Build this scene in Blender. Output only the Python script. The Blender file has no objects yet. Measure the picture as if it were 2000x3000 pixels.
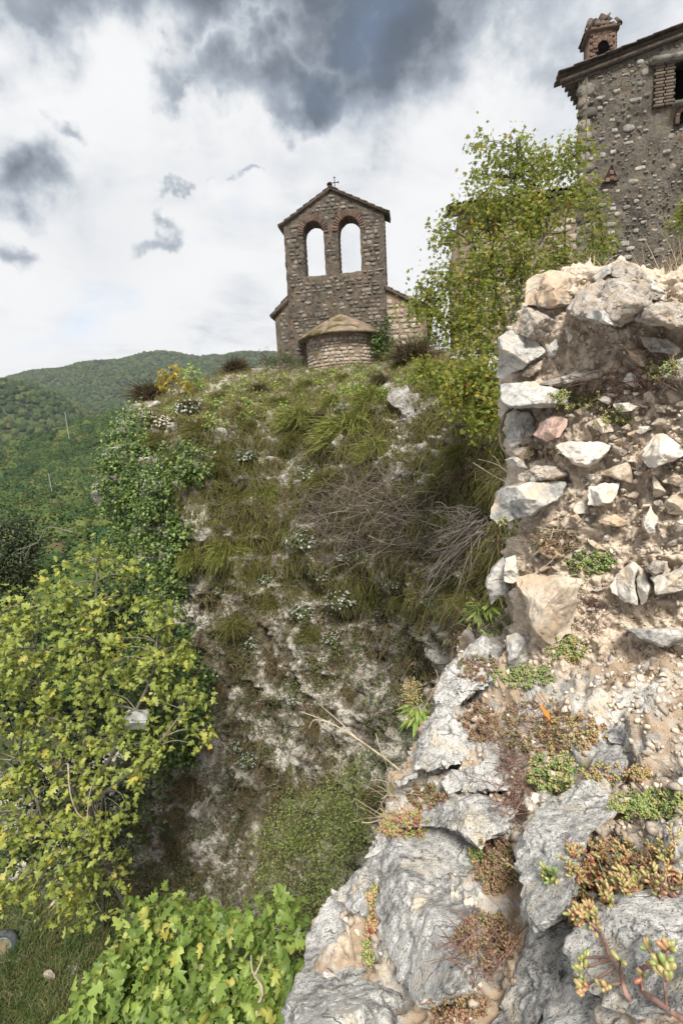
import bpy, bmesh, math, random
import numpy as np
from mathutils import Vector, Matrix
from mathutils.bvhtree import BVHTree

# ------------------------------------------------------------------ camera
scene = bpy.context.scene
COL = scene.collection
PITCH, ROLL, FPX = math.radians(-8.0), math.radians(3.0), 1500.0
CF = np.array([0, math.cos(PITCH), math.sin(PITCH)])
_u0 = np.array([0, -math.sin(PITCH), math.cos(PITCH)])
_r0 = np.array([1.0, 0, 0])
CR = math.cos(ROLL) * _r0 - math.sin(ROLL) * _u0
CU = math.sin(ROLL) * _r0 + math.cos(ROLL) * _u0
cam_d = bpy.data.cameras.new('camera')
cam = bpy.data.objects.new('camera', cam_d)
COL.objects.link(cam)
cam_d.sensor_fit = 'HORIZONTAL'; cam_d.sensor_width = 24.0; cam_d.lens = 18.0
cam_d.clip_start = 0.03; cam_d.clip_end = 12000
cam.matrix_world = Matrix(((CR[0], CU[0], -CF[0], 0), (CR[1], CU[1], -CF[1], 0), (CR[2], CU[2], -CF[2], 0), (0, 0, 0, 1)))
scene.camera = cam

def P(px, py, d):
    """point seen at photo pixel (px, py), d metres in front of the camera"""
    px = np.asarray(px, float); py = np.asarray(py, float); d = np.asarray(d, float)
    a = ((px - 1000) / FPX * d)[..., None]; b = ((1500 - py) / FPX * d)[..., None]
    return d[..., None] * CF + a * CR + b * CU

def ray(px, py):
    v = CF + (px - 1000) / FPX * CR + (1500 - py) / FPX * CU
    return v / np.linalg.norm(v)

# ------------------------------------------------------------------ view
scene.view_settings.view_transform = 'Standard'
scene.view_settings.look = 'None'
scene.view_settings.exposure = 1.1
scene.view_settings.gamma = 1.0
scene.render.engine = 'CYCLES'
scene.cycles.use_denoising = True
scene.cycles.max_bounces = 6
scene.cycles.diffuse_bounces = 3
scene.cycles.transparent_max_bounces = 8

# ------------------------------------------------------------------ node helper
class NT:
    def __init__(s, nt): s.nt = nt; s.n = nt.nodes; s.l = nt.links
    def node(s, t, **kw):
        n = s.n.new(t)
        for k, v in kw.items(): setattr(n, k, v)
        return n
    def put(s, sock, v):
        if v is None: return
        if isinstance(v, bpy.types.NodeSocket): s.l.new(v, sock)
        elif isinstance(v, (tuple, list)) and len(v) == 3 and sock.type == 'RGBA': sock.default_value = (*v, 1)
        else: sock.default_value = v
    def math(s, op, a, b=None, c=None, clamp=False):
        n = s.node('ShaderNodeMath', operation=op, use_clamp=clamp)
        s.put(n.inputs[0], a)
        if b is not None: s.put(n.inputs[1], b)
        if c is not None: s.put(n.inputs[2], c)
        return n.outputs[0]
    def vmath(s, op, a, b=None, out=0):
        n = s.node('ShaderNodeVectorMath', operation=op)
        s.put(n.inputs[0], a)
        if b is not None: s.put(n.inputs[3 if op == 'SCALE' else 1], b)
        return n.outputs[out]
    def noise(s, vec, scale, detail=4, rough=0.55, dist=0.0):
        n = s.node('ShaderNodeTexNoise')
        s.put(n.inputs['Vector'], vec); n.inputs['Scale'].default_value = scale
        n.inputs['Detail'].default_value = detail; n.inputs['Roughness'].default_value = rough
        n.inputs['Distortion'].default_value = dist
        return n.outputs[0]
    def vor(s, vec, scale, feature='F1', rand=1.0, out=0):
        n = s.node('ShaderNodeTexVoronoi', feature=feature)
        s.put(n.inputs['Vector'], vec); n.inputs['Scale'].default_value = scale
        n.inputs['Randomness'].default_value = rand
        return n.outputs[out]
    def ramp(s, fac, stops, interp='LINEAR'):
        n = s.node('ShaderNodeValToRGB'); cr = n.color_ramp; cr.interpolation = interp
        while len(cr.elements) > 1: cr.elements.remove(cr.elements[-1])
        for i, (p, c) in enumerate(stops):
            e = cr.elements[0] if i == 0 else cr.elements.new(p)
            e.position = p
            e.color = (c, c, c, 1) if isinstance(c, (int, float)) else (*c, 1)
        s.put(n.inputs[0], fac)
        return n.outputs[0]
    def smooth(s, v, a, b):
        n = s.node('ShaderNodeMapRange', interpolation_type='SMOOTHSTEP')
        s.put(n.inputs[0], v); n.inputs[1].default_value = a; n.inputs[2].default_value = b
        return n.outputs[0]
    def mix(s, f, a, b, blend='MIX'):
        n = s.node('ShaderNodeMix', data_type='RGBA', blend_type=blend)
        s.put(n.inputs[0], f); s.put(n.inputs[6], a); s.put(n.inputs[7], b)
        return n.outputs[2]

# ------------------------------------------------------------------ sky and sun
SUN_EL, SUN_AZ = math.radians(50), math.radians(178)      # azimuth from +y towards +x: high, behind the photographer
world = bpy.data.worlds.new('World'); scene.world = world; world.use_nodes = True
world.cycles.sampling_method = 'MANUAL'; world.cycles.sample_map_resolution = 512
w = NT(world.node_tree); w.n.clear()
sky = w.node('ShaderNodeTexSky', sky_type='NISHITA')
sky.sun_disc = False; sky.sun_elevation = SUN_EL; sky.sun_rotation = SUN_AZ
sky.air_density = 1.0; sky.dust_density = 1.5
tc = w.node('ShaderNodeTexCoord'); DIR = tc.outputs['Generated']
sep = w.node('ShaderNodeSeparateXYZ'); w.put(sep.inputs[0], DIR)
zz = w.math('ADD', w.math('MAXIMUM', sep.outputs[2], 0.0), 0.22)
cmb = w.node('ShaderNodeCombineXYZ')
w.put(cmb.inputs[0], w.math('DIVIDE', sep.outputs[0], zz)); w.put(cmb.inputs[1], w.math('DIVIDE', sep.outputs[1], zz))
PL = cmb.outputs[0]
n1 = w.noise(PL, 0.9, 7, 0.58, 0.35)
n2 = w.noise(PL, 2.6, 8, 0.6, 0.5)
n3 = w.noise(DIR, 9.0, 8, 0.62, 0.6)
# dark rain-cloud smudges and brighter cloud banks of this sky
warp = w.node('ShaderNodeTexNoise'); w.put(warp.inputs['Vector'], DIR); warp.inputs['Scale'].default_value = 4.2
warp.inputs['Detail'].default_value = 7; warp.inputs['Roughness'].default_value = 0.56
wv = w.vmath('SCALE', w.vmath('SUBTRACT', warp.outputs['Color'], (0.5, 0.5, 0.5)), 0.50)
DW = w.vmath('ADD', DIR, wv)
def smudge(px, py, rx, ry, amp, soft=0.35):
    c = ray(px, py); c = Vector(c)
    n = w.node('ShaderNodeMapping', vector_type='POINT')
    right = Vector((CR[0], CR[1], CR[2])); upv = c.cross(right).normalized() * -1
    right = c.cross(upv).normalized()
    d = w.vmath('SUBTRACT', DW, tuple(c))
    a = w.math('DIVIDE', w.vmath('DOT_PRODUCT', d, tuple(right), out=1), rx / FPX)
    b = w.math('DIVIDE', w.vmath('DOT_PRODUCT', d, tuple(upv), out=1), ry / FPX)
    e = w.math('DIVIDE', w.vmath('DOT_PRODUCT', d, tuple(c), out=1), 0.45)
    r = w.math('SQRT', w.math('ADD', w.math('ADD', w.math('MULTIPLY', a, a), w.math('MULTIPLY', b, b)), w.math('MULTIPLY', e, e)))
    w.n.remove(n)
    m = w.smooth(r, 1.0 + soft, 1.0 - soft * 1.6)
    return w.math('MULTIPLY', m, amp)
SM = [(900, 10, 620, 90, .52, .7), (1090, 150, 170, 170, .60, .6), (870, 270, 150, 70, .46, .6), (250, 0, 460, 60, .40, .7), (1330, 60, 260, 70, .38, .8),
      (-45, 480, 75, 75, .44, .8), (110, 335, 44, 22, .24, .6), (500, 640, 60, 24, .28, .6), (600, 550, 30, 14, .22, .6),
      (5, 770, 48, 44, .32, .6), (680, 285, 60, 30, .28, .6), (760, 500, 150, 60, .10, .8), (250, 600, 240, 120, .07, .8)]
dark = None
for s_ in SM:
    v = smudge(*s_)
    dark = v if dark is None else w.math('MAXIMUM', dark, v)
base = w.math('ADD', w.math('MULTIPLY', n1, 0.55), w.math('MULTIPLY', n2, 0.45))
gen = w.smooth(base, 0.47, 0.85)                       # grey belly of the cloud deck everywhere
dens = w.math('ADD', w.math('MULTIPLY', dark, w.math('ADD', 0.62, w.math('MULTIPLY', n3, 0.75))), w.math('MULTIPLY', gen, 0.46))
ccol = w.ramp(dens, [(0.0, (1.06, 1.06, 1.07)), (0.10, (0.85, 0.88, 0.92)), (0.18, (0.64, 0.69, 0.75)), (0.28, (0.42, 0.475, 0.55)), (0.50, (0.155, 0.19, 0.24)), (0.8, (0.07, 0.09, 0.12))])
cl = w.vmath('SCALE', ccol, 4.15)
# thin places where blue shows
gap = w.smooth(w.noise(PL, 1.25, 6, 0.55, 0.3), 0.54, 0.70)
low = w.smooth(sep.outputs[2], 0.16, 0.05)
cov = w.math('SUBTRACT', 1.0, w.math('MULTIPLY', gap, 0.42))
fin = w.mix(cov, sky.outputs[0], cl)
bg = w.node('ShaderNodeBackground'); w.put(bg.inputs[0], fin); bg.inputs[1].default_value = 0.1
wo = w.node('ShaderNodeOutputWorld'); w.l.new(bg.outputs[0], wo.inputs[0])

sun_d = bpy.data.lights.new('sun', 'SUN'); sun_d.energy = 3.1; sun_d.angle = math.radians(18); sun_d.color = (1.0, 0.95, 0.87)
sun = bpy.data.objects.new('sun', sun_d); COL.objects.link(sun)
sd = Vector((math.sin(SUN_AZ) * math.cos(SUN_EL), math.cos(SUN_AZ) * math.cos(SUN_EL), math.sin(SUN_EL)))
sun.rotation_euler = sd.to_track_quat('Z', 'Y').to_euler()

# ------------------------------------------------------------------ numpy helpers
RNG = np.random.default_rng(7)
_G = np.random.default_rng(3).normal(size=(256, 3)); _G /= np.linalg.norm(_G, axis=1)[:, None]
def pnoise(p):
    p = np.asarray(p, float); i = np.floor(p).astype(np.int64); f = p - i
    u = f * f * f * (f * (f * 6 - 15) + 10)
    r = 0
    for dx in (0, 1):
        for dy in (0, 1):
            for dz in (0, 1):
                h = ((i[..., 0] + dx) * 73856093) ^ ((i[..., 1] + dy) * 19349663) ^ ((i[..., 2] + dz) * 83492791)
                h = (h ^ (h >> 13)) * 1274126177; h = (h ^ (h >> 16)) & 255
                g = _G[h]
                dot = g[..., 0] * (f[..., 0] - dx) + g[..., 1] * (f[..., 1] - dy) + g[..., 2] * (f[..., 2] - dz)
                wx = u[..., 0] if dx else 1 - u[..., 0]; wy = u[..., 1] if dy else 1 - u[..., 1]; wz = u[..., 2] if dz else 1 - u[..., 2]
                r = r + dot * wx * wy * wz
    return r * 1.5
def fbm(p, octv=4, gain=0.5, ridged=False):
    p = np.asarray(p, float); a = 1.0; t = 0
    for k in range(octv):
        n = pnoise(p + 17.3 * k)
        t = t + a * ((1 - 2 * np.abs(n)) if ridged else n)
        p = p * 2.03; a *= gain
    return t

def mesh_np(name, V, F, mats, smooth=True, tint=None, midx=None):
    V = np.asarray(V, np.float32); F = np.asarray(F, np.int32)
    me = bpy.data.meshes.new(name)
    me.vertices.add(len(V)); me.vertices.foreach_set('co', V.ravel())
    k = F.shape[1]
    me.loops.add(F.size); me.loops.foreach_set('vertex_index', F.ravel())
    me.polygons.add(len(F)); me.polygons.foreach_set('loop_start', np.arange(0, F.size, k, dtype=np.int32))
    me.polygons.foreach_set('loop_total', np.full(len(F), k, np.int32))
    if smooth: me.polygons.foreach_set('use_smooth', np.ones(len(F), bool))
    if not isinstance(mats, (list, tuple)): mats = [mats]
    for m in mats: me.materials.append(m)
    if midx is not None: me.polygons.foreach_set('material_index', np.asarray(midx, np.int32))
    if tint is not None:
        at = me.attributes.new('tint', 'FLOAT', 'POINT'); at.data.foreach_set('value', np.asarray(tint, np.float32))
    me.update(calc_edges=True); me.validate()
    return me

def add(name, me, parent=None, label=None, cat=None, group=None, kind=None, loc=None):
    o = bpy.data.objects.new(name, me); COL.objects.link(o)
    if parent is not None: o.parent = parent
    if loc is not None: o.location = loc
    tag(o, label, cat, group, kind)
    return o
def tag(o, label=None, cat=None, group=None, kind=None):
    if label: o['label'] = label
    if cat: o['category'] = cat
    if group: o['group'] = group
    if kind: o['kind'] = kind
    return o
def thing(name, label, cat, loc=(0, 0, 0), rz=0.0, group=None):
    o = bpy.data.objects.new(name, None); COL.objects.link(o); o.empty_display_size = 0.1
    o.location = loc; o.rotation_euler = (0, 0, rz)
    return tag(o, label, cat, group)

class Acc:
    """collects quads / triangles"""
    def __init__(s): s.V = []; s.F = []; s.n = 0; s.T = []
    def add(s, V, F, t=0.0):
        V = np.asarray(V, float); F = np.asarray(F, int)
        if F.shape[1] == 3: F = np.concatenate([F, F[:, 2:3]], 1)
        s.V.append(V); s.F.append(F + s.n); s.n += len(V)
        s.T.append(np.full(len(V), t) if np.isscalar(t) else np.asarray(t))
    def arrays(s): return np.concatenate(s.V), np.concatenate(s.F), np.concatenate(s.T)
    def mesh(s, name, mat, smooth=True, off=None):
        V, F, T = s.arrays()
        if off is not None: V = V - np.asarray(off)
        tri = F[:, 2] == F[:, 3]
        if tri.all(): F = F[:, :3]
        elif tri.any():
            F = np.concatenate([F[tri][:, :3], F[~tri][:, :3], F[~tri][:, [0, 2, 3]]])
        return mesh_np(name, V, F, mat, smooth, T)

def tube(pts, rad, n=5):
    pts = np.asarray(pts, float); m = len(pts); rad = np.broadcast_to(np.asarray(rad, float), (m,))
    t = np.gradient(pts, axis=0); t /= np.linalg.norm(t, axis=1)[:, None] + 1e-9
    ref = np.array([0.31, 0.2, 0.93])
    a = np.cross(t, ref); a /= np.linalg.norm(a, axis=1)[:, None] + 1e-9; b = np.cross(t, a)
    ang = np.arange(n) * 2 * math.pi / n
    V = pts[:, None, :] + rad[:, None, None] * (np.cos(ang)[None, :, None] * a[:, None, :] + np.sin(ang)[None, :, None] * b[:, None, :])
    V = V.reshape(-1, 3)
    i, j = np.meshgrid(np.arange(m - 1), np.arange(n), indexing='ij'); j2 = (j + 1) % n
    F = np.stack([i * n + j, i * n + j2, (i + 1) * n + j2, (i + 1) * n + j], -1).reshape(-1, 4)
    return V, F
def spline(ctrl, n):
    """Catmull-Rom through control points"""
    c = np.asarray(ctrl, float)
    if len(c) == 2: return c[0] + (c[1] - c[0]) * np.linspace(0, 1, n)[:, None]
    c = np.concatenate([[2 * c[0] - c[1]], c, [2 * c[-1] - c[-2]]])
    t = np.linspace(0, len(c) - 3 - 1e-6, n); i = t.astype(int); f = (t - i)[:, None]
    p0, p1, p2, p3 = c[i], c[i + 1], c[i + 2], c[i + 3]
    return 0.5 * (2 * p1 + (p2 - p0) * f + (2 * p0 - 5 * p1 + 4 * p2 - p3) * f ** 2 + (3 * p1 - p0 - 3 * p2 + p3) * f ** 3)
def sheet(ctrl, nu, nv):
    """smooth sheet through a grid of control points; rows x cols x 3"""
    c = np.asarray(ctrl, float); R, Cn, _ = c.shape
    a = spline(c.reshape(R, -1), nu).reshape(nu, Cn, 3)
    b = spline(a.transpose(1, 0, 2).reshape(Cn, -1), nv).reshape(nv, nu, 3).transpose(1, 0, 2)
    return b
def grid_faces(nu, nv, flip=False):
    i, j = np.meshgrid(np.arange(nu - 1), np.arange(nv - 1), indexing='ij')
    F = np.stack([i * nv + j, i * nv + j + 1, (i + 1) * nv + j + 1, (i + 1) * nv + j], -1).reshape(-1, 4)
    return F[:, ::-1] if flip else F
def grid_normals(G):
    du = np.gradient(G, axis=0); dv = np.gradient(G, axis=1)
    n = np.cross(dv, du); n /= np.linalg.norm(n, axis=-1)[..., None] + 1e-12
    return n
def euler_R(n, zdir=None, roll=None, rng=RNG):
    """rotation matrices whose local z follows zdir, random roll"""
    z = zdir / (np.linalg.norm(zdir, axis=1)[:, None] + 1e-9)
    ref = rng.normal(size=(n, 3)); x = np.cross(ref, z); x /= np.linalg.norm(x, axis=1)[:, None] + 1e-9
    y = np.cross(z, x)
    return np.stack([x, y, z], -1)
def scatter(acc, tv, tf, pos, R, s, tint=0.0):
    tv = np.asarray(tv, float); tf = np.asarray(tf, int); N = len(pos)
    if N == 0: return
    s = np.broadcast_to(np.asarray(s, float), (N,))
    V = np.einsum('nij,kj->nki', R, tv) * s[:, None, None] + pos[:, None, :]
    F = tf[None] + (np.arange(N) * len(tv))[:, None, None]
    t = np.broadcast_to(np.asarray(tint, float), (N,))
    acc.add(V.reshape(-1, 3), F.reshape(-1, tf.shape[1]), np.repeat(t, len(tv)))
# ------------------------------------------------------------------ materials
def new_mat(name):
    m = bpy.data.materials.new(name); m.use_nodes = True
    t = NT(m.node_tree); t.n.clear()
    out = t.node('ShaderNodeOutputMaterial'); b = t.node('ShaderNodeBsdfPrincipled')
    t.l.new(b.outputs[0], out.inputs[0])
    b.inputs['Roughness'].default_value = 0.85
    b.inputs['Specular IOR Level'].default_value = 0.25
    return m, t, b, out
def bump(t, b, h, strength, dist):
    n = t.node('ShaderNodeBump'); n.inputs['Strength'].default_value = strength; n.inputs['Distance'].default_value = dist
    t.put(n.inputs['Height'], h); t.l.new(n.outputs[0], b.inputs['Normal'])
def pos_of(t, obj=False):
    if obj: return t.node('ShaderNodeTexCoord').outputs['Object']
    return t.node('ShaderNodeNewGeometry').outputs['Position']

def mat_rock(name, sc, light, mid, dark, spot=0.5, warm=None, warm_amt=0.3, bumpd=0.01, dark_amt=0.5, moss=None, moss_amt=0.5, rnd=0.0, sharp=0.0):
    """weathered limestone: pale body, grey crusts, black lichen specks, ochre stains"""
    m, t, b, _ = new_mat(name); p = pos_of(t)
    big = t.noise(p, sc * 0.6, 5, 0.6, 0.3); fine = t.noise(p, sc * 5, 6, 0.7, 0.2); vf = t.noise(p, sc * 22, 3, 0.7)
    c = t.ramp(t.math('ADD', t.math('MULTIPLY', big, 0.55), t.math('MULTIPLY', fine, 0.45)),
               [(0.34 + .085 * sharp, dark), (0.44 + .03 * sharp, mid), (0.53 - .012 * sharp, light), (0.75, tuple(min(0.85, x * 1.12) for x in light))])
    if warm:
        wn = t.smooth(t.noise(p, sc * 0.9, 4, 0.6, 0.4), 0.60 - warm_amt * 0.4, 0.78 - warm_amt * 0.35)
        c = t.mix(t.math('MULTIPLY', wn, 0.85), c, warm)
    crust = t.smooth(t.noise(p, sc * 1.7, 6, 0.65, 0.8), 0.66 - dark_amt * 0.2, 0.74 - dark_amt * 0.14)
    c = t.mix(t.math('MULTIPLY', crust, 0.7), c, t.mix(fine, dark, mid))
    sp = t.smooth(vf, 0.66 - spot * 0.12, 0.74 - spot * 0.12)
    c = t.mix(t.math('MULTIPLY', sp, 0.75), c, tuple(x * 0.55 for x in dark))
    wn_ = t.node('ShaderNodeTexNoise'); t.put(wn_.inputs['Vector'], p); wn_.inputs['Scale'].default_value = sc * 1.3; wn_.inputs['Detail'].default_value = 3
    pw_ = t.vmath('ADD', p, t.vmath('SCALE', wn_.outputs['Color'], 0.9 / sc))
    cell = t.smooth(t.vor(pw_, sc * 0.9, 'DISTANCE_TO_EDGE'), 0.035, 0.0)
    ck = t.math('MULTIPLY', cell, t.smooth(big, 0.5, 0.6))
    c = t.mix(t.math('MULTIPLY', ck, 0.55), c, tuple(x * 0.6 for x in dark))
    if moss:
        mn = t.smooth(t.math('ADD', t.noise(p, sc * 0.45, 6, 0.62, 0.5), t.math('MULTIPLY', fine, 0.25)), 0.74 - moss_amt * 0.25, 0.82 - moss_amt * 0.22)
        mc = t.mix(t.noise(p, sc * 8, 3, 0.6), tuple(x * 0.5 for x in moss), moss)
        c = t.mix(mn, c, mc)
    if rnd:
        oi = t.node('ShaderNodeObjectInfo')
        hv = t.node('ShaderNodeHueSaturation'); t.put(hv.inputs['Color'], c)
        t.put(hv.inputs['Value'], t.math('ADD', 1.0 - rnd, t.math('MULTIPLY', oi.outputs['Random'], rnd * 1.7)))
        c = hv.outputs[0]
    t.put(b.inputs['Base Color'], c)
    b.inputs['Roughness'].default_value = 0.9
    h = t.math('ADD', t.math('MULTIPLY', fine, 1.0), t.math('ADD', t.math('MULTIPLY', vf, 0.35), t.math('MULTIPLY', ck, -0.5)))
    bump(t, b, h, 0.9, bumpd)
    return m

def mat_earth(name, sc, cols, bumpd=0.01, peb=0.5):
    """crumbly mortar / soil with pebbles"""
    m, t, b, _ = new_mat(name); p = pos_of(t)
    a = t.noise(p, sc, 6, 0.65, 0.3); f = t.noise(p, sc * 7, 5, 0.7)
    v = t.vor(p, sc * 6, 'F1'); vc = t.vor(p, sc * 6, 'F1', out=1)
    c = t.ramp(t.math('ADD', t.math('MULTIPLY', a, 0.6), t.math('MULTIPLY', f, 0.4)), [(0.33, cols[0]), (0.5, cols[1]), (0.66, cols[2])])
    sepc = t.node('ShaderNodeSeparateColor'); t.put(sepc.inputs[0], vc)
    pm = t.math('MULTIPLY', t.smooth(v, 0.42, 0.30), t.smooth(sepc.outputs[0], 1 - peb, 1 - peb + 0.1))
    c = t.mix(t.math('MULTIPLY', pm, 0.7), c, t.mix(sepc.outputs[1], cols[2], cols[1]))
    hol = t.smooth(t.noise(p, sc * 3.1, 5, 0.7), 0.44, 0.36)
    c = t.mix(t.math('MULTIPLY', hol, 0.35), c, tuple(x * 0.5 for x in cols[0]))
    t.put(b.inputs['Base Color'], c); b.inputs['Roughness'].default_value = 0.95
    bump(t, b, t.math('ADD', f, t.math('ADD', t.math('MULTIPLY', pm, 0.6), t.math('MULTIPLY', hol, -0.6))), 0.6, bumpd)
    return m

def mat_leaf(name, stops, trans=0.35, rough=0.45, val=0.25, spec=0.35, nsc=30.0):
    """leaf: colour by plant / leaf, lit through"""
    m, t, b, out = new_mat(name)
    oi = t.node('ShaderNodeObjectInfo'); at = t.node('ShaderNodeAttribute', attribute_name='tint')
    r = t.math('FRACT', t.math('ADD', oi.outputs['Random'], at.outputs['Fac']))
    c = t.ramp(r, stops)
    n = t.noise(pos_of(t), nsc, 2, 0.5)
    c = t.mix(t.math('MULTIPLY', t.smooth(n, 0.35, 0.65), val), c, tuple(x * 0.45 for x in stops[len(stops) // 2][1]))
    t.put(b.inputs['Base Color'], c); b.inputs['Roughness'].default_value = rough
    b.inputs['Specular IOR Level'].default_value = spec
    if trans:
        tr = t.node('ShaderNodeBsdfTranslucent'); t.put(tr.inputs[0], c)
        mx = t.node('ShaderNodeMixShader'); mx.inputs[0].default_value = trans
        t.l.new(b.outputs[0], mx.inputs[1]); t.l.new(tr.outputs[0], mx.inputs[2]); t.l.new(mx.outputs[0], out.inputs[0])
    return m
def mat_plain(name, c1, c2, sc, rough=0.8, bumpd=0.0, metal=0.0, rnd=0.0):
    m, t, b, _ = new_mat(name); p = pos_of(t)
    n = t.noise(p, sc, 5, 0.65, 0.2)
    c = t.ramp(n, [(0.35, c1), (0.65, c2)])
    if rnd:
        oi = t.node('ShaderNodeObjectInfo'); at = t.node('ShaderNodeAttribute', attribute_name='tint')
        hv = t.node('ShaderNodeHueSaturation'); t.put(hv.inputs['Color'], c)
        r = t.math('FRACT', t.math('ADD', oi.outputs['Random'], at.outputs['Fac']))
        t.put(hv.inputs['Value'], t.math('ADD', 1.0 - rnd, t.math('MULTIPLY', r, rnd * 2)))
        c = hv.outputs[0]
    t.put(b.inputs['Base Color'], c); b.inputs['Roughness'].default_value = rough; b.inputs['Metallic'].default_value = metal
    if bumpd: bump(t, b, t.noise(p, sc * 4, 4, 0.7), 0.8, bumpd)
    return m

M = {}
M['rock_near'] = mat_rock('grey_limestone', 9, (0.52, 0.51, 0.485), (0.28, 0.276, 0.264), (0.058, 0.057, 0.055), 0.95, (0.50, 0.44, 0.34), 0.2, 0.012, 0.62)
M['stone_grey'] = mat_rock('grey_wall_stone', 8, (0.44, 0.425, 0.395), (0.25, 0.245, 0.23), (0.09, 0.095, 0.095), 0.4, (0.44, 0.37, 0.28), 0.3, 0.005, 0.45)
M['stone_tan'] = mat_rock('tan_wall_stone', 8, (0.47, 0.405, 0.325), (0.33, 0.27, 0.205), (0.17, 0.14, 0.11), 0.3, (0.46, 0.34, 0.23), 0.4, 0.006, 0.3)
M['stone_white'] = mat_rock('white_wall_stone', 8, (0.56, 0.53, 0.475), (0.44, 0.405, 0.35), (0.22, 0.19, 0.155), 0.35, (0.58, 0.46, 0.33), 0.3, 0.004, 0.15)
M['stone_red'] = mat_rock('reddish_wall_stone', 8, (0.50, 0.36, 0.31), (0.40, 0.27, 0.23), (0.22, 0.15, 0.13), 0.2, (0.46, 0.36, 0.28), 0.3, 0.005, 0.25)
M['stone_rub'] = mat_rock('cemented_rubble', 16, (0.52, 0.47, 0.41), (0.33, 0.29, 0.25), (0.10, 0.09, 0.085), 0.7, (0.46, 0.36, 0.26), 0.35, 0.012, 0.6)
M['mortar'] = mat_earth('crumbling_mortar', 9, ((0.36, 0.285, 0.21), (0.50, 0.415, 0.325), (0.60, 0.525, 0.435)), 0.012, 0.5)
M['soil'] = mat_earth('dry_rocky_soil', 11, ((0.20, 0.15, 0.105), (0.44, 0.345, 0.25), (0.62, 0.53, 0.42)), 0.010, 0.6)
M['cliff'] = mat_rock('mossy_cliff_rock', 1.15, (0.47, 0.44, 0.385), (0.20, 0.178, 0.142), (0.048, 0.041, 0.031), 0.85, (0.115, 0.090, 0.054), 0.35, 0.11, 0.5, (0.060, 0.055, 0.024), 0.50, sharp=1.0)
M['outcrop'] = mat_rock('pale_outcrop', 4, (0.40, 0.39, 0.37), (0.21, 0.205, 0.19), (0.055, 0.052, 0.046), 0.75, (0.16, 0.13, 0.09), 0.4, 0.04, 0.7)
M['ground'] = mat_earth('valley_ground', 0.5, ((0.030, 0.036, 0.016), (0.050, 0.060, 0.024), (0.085, 0.080, 0.045)), 0.03, 0.2)
M['hillsoil'] = mat_earth('forest_floor', 0.02, ((0.030, 0.045, 0.018), (0.042, 0.062, 0.026), (0.06, 0.075, 0.03)), 0.3, 0.2)
M['slope'] = mat_rock('limestone_bedrock', 8, (0.52, 0.505, 0.475), (0.31, 0.305, 0.29), (0.09, 0.09, 0.088), 0.7, (0.50, 0.42, 0.31), 0.4, 0.012, 0.45, (0.46, 0.35, 0.245), 0.62)
# ------------------------------------------------------------------ valley and hills
def polar_land():
    pxs = np.concatenate([np.linspace(-1800, -300, 14), np.linspace(-250, 1250, 130), np.linspace(1350, 4200, 22)])
    az = np.array([math.atan2(ray(x, 1300)[0], ray(x, 1300)[1]) for x in pxs])
    kx = [-1800, 0, 170, 340, 450, 600, 1200, 4200]
    T = [  # distance, apparent photo row of the land at the columns kx
        (120, [1660, 1655, 1650, 1640, 1640, 1640, 1640, 1640]),
        (200, [1560, 1545, 1532, 1515, 1510, 1510, 1510, 1510]),
        (300, [1460, 1456, 1428, 1388, 1380, 1380, 1380, 1380]),
        (430, [1390, 1372, 1328, 1262, 1250, 1250, 1260, 1260]),
        (520, [1430, 1432, 1390, 1320, 1300, 1300, 1300, 1300]),
        (700, [1330, 1345, 1332, 1318, 1300, 1290, 1290, 1290]),
        (850, [1200, 1215, 1245, 1300, 1280, 1250, 1250, 1250]),
        (1000, [1105, 1092, 1140, 1280, 1260, 1200, 1200, 1200]),
        (1150, [1200, 1200, 1215, 1270, 1240, 1180, 1180, 1180]),
        (1500, [1180, 1165, 1150, 1150, 1130, 1110, 1110, 1110]),
        (1900, [1120, 1100, 1070, 1034, 1014, 1018, 1018, 1050]),
        (2200, [1230, 1230, 1230, 1230, 1230, 1230, 1230, 1230]),
        (3500, [1300, 1300, 1300, 1300, 1300, 1300, 1300, 1300])]
    rk = np.array([12, 20, 60] + [t[0] for t in T], float)
    Z = np.zeros((len(rk), len(pxs)))
    Z[0] = -15.5; Z[1] = -17; Z[2] = -22
    for i, (r, ys) in enumerate(T):
        y = np.interp(pxs, kx, ys)
        for j, x in enumerate(pxs):
            v = ray(x, y[j]); Z[3 + i, j] = r * v[2] / math.hypot(v[0], v[1])
    rr = np.concatenate([np.linspace(12, 60, 14), np.geomspace(66, 3500, 170)])
    lz = np.log(rk); G = np.zeros((len(rr), len(pxs), 3))
    for j in range(len(pxs)):
        z = np.interp(np.log(rr), lz, Z[:, j])
        G[:, j, 0] = rr * math.sin(az[j]); G[:, j, 1] = rr * math.cos(az[j]); G[:, j, 2] = z
    k = np.ones(5) / 5                                   # soften the kinks
    for _ in range(2):
        zz_ = np.pad(G[..., 2], ((2, 2), (0, 0)), 'edge'); G[..., 2] = sum(zz_[i:i + len(rr)] * k[i] for i in range(5))
    amp = np.clip((rr - 40) / 400, 0, 1)[:, None]
    G[..., 2] += amp * (14 * fbm(G * [1 / 160, 1 / 160, 0] + 3.1, 4) - 2)
    return G
LAND = polar_land()
_nu, _nv = LAND.shape[:2]
land_me = mesh_np('ground', LAND.reshape(-1, 3), grid_faces(_nu, _nv, True), [M['ground'], M['hillsoil']])
_pi = np.repeat((np.arange(_nu - 1) > 14).astype(int), _nv - 1); land_me.polygons.foreach_set('material_index', _pi.astype(np.int32))
add('ground', land_me, kind='structure')

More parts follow.
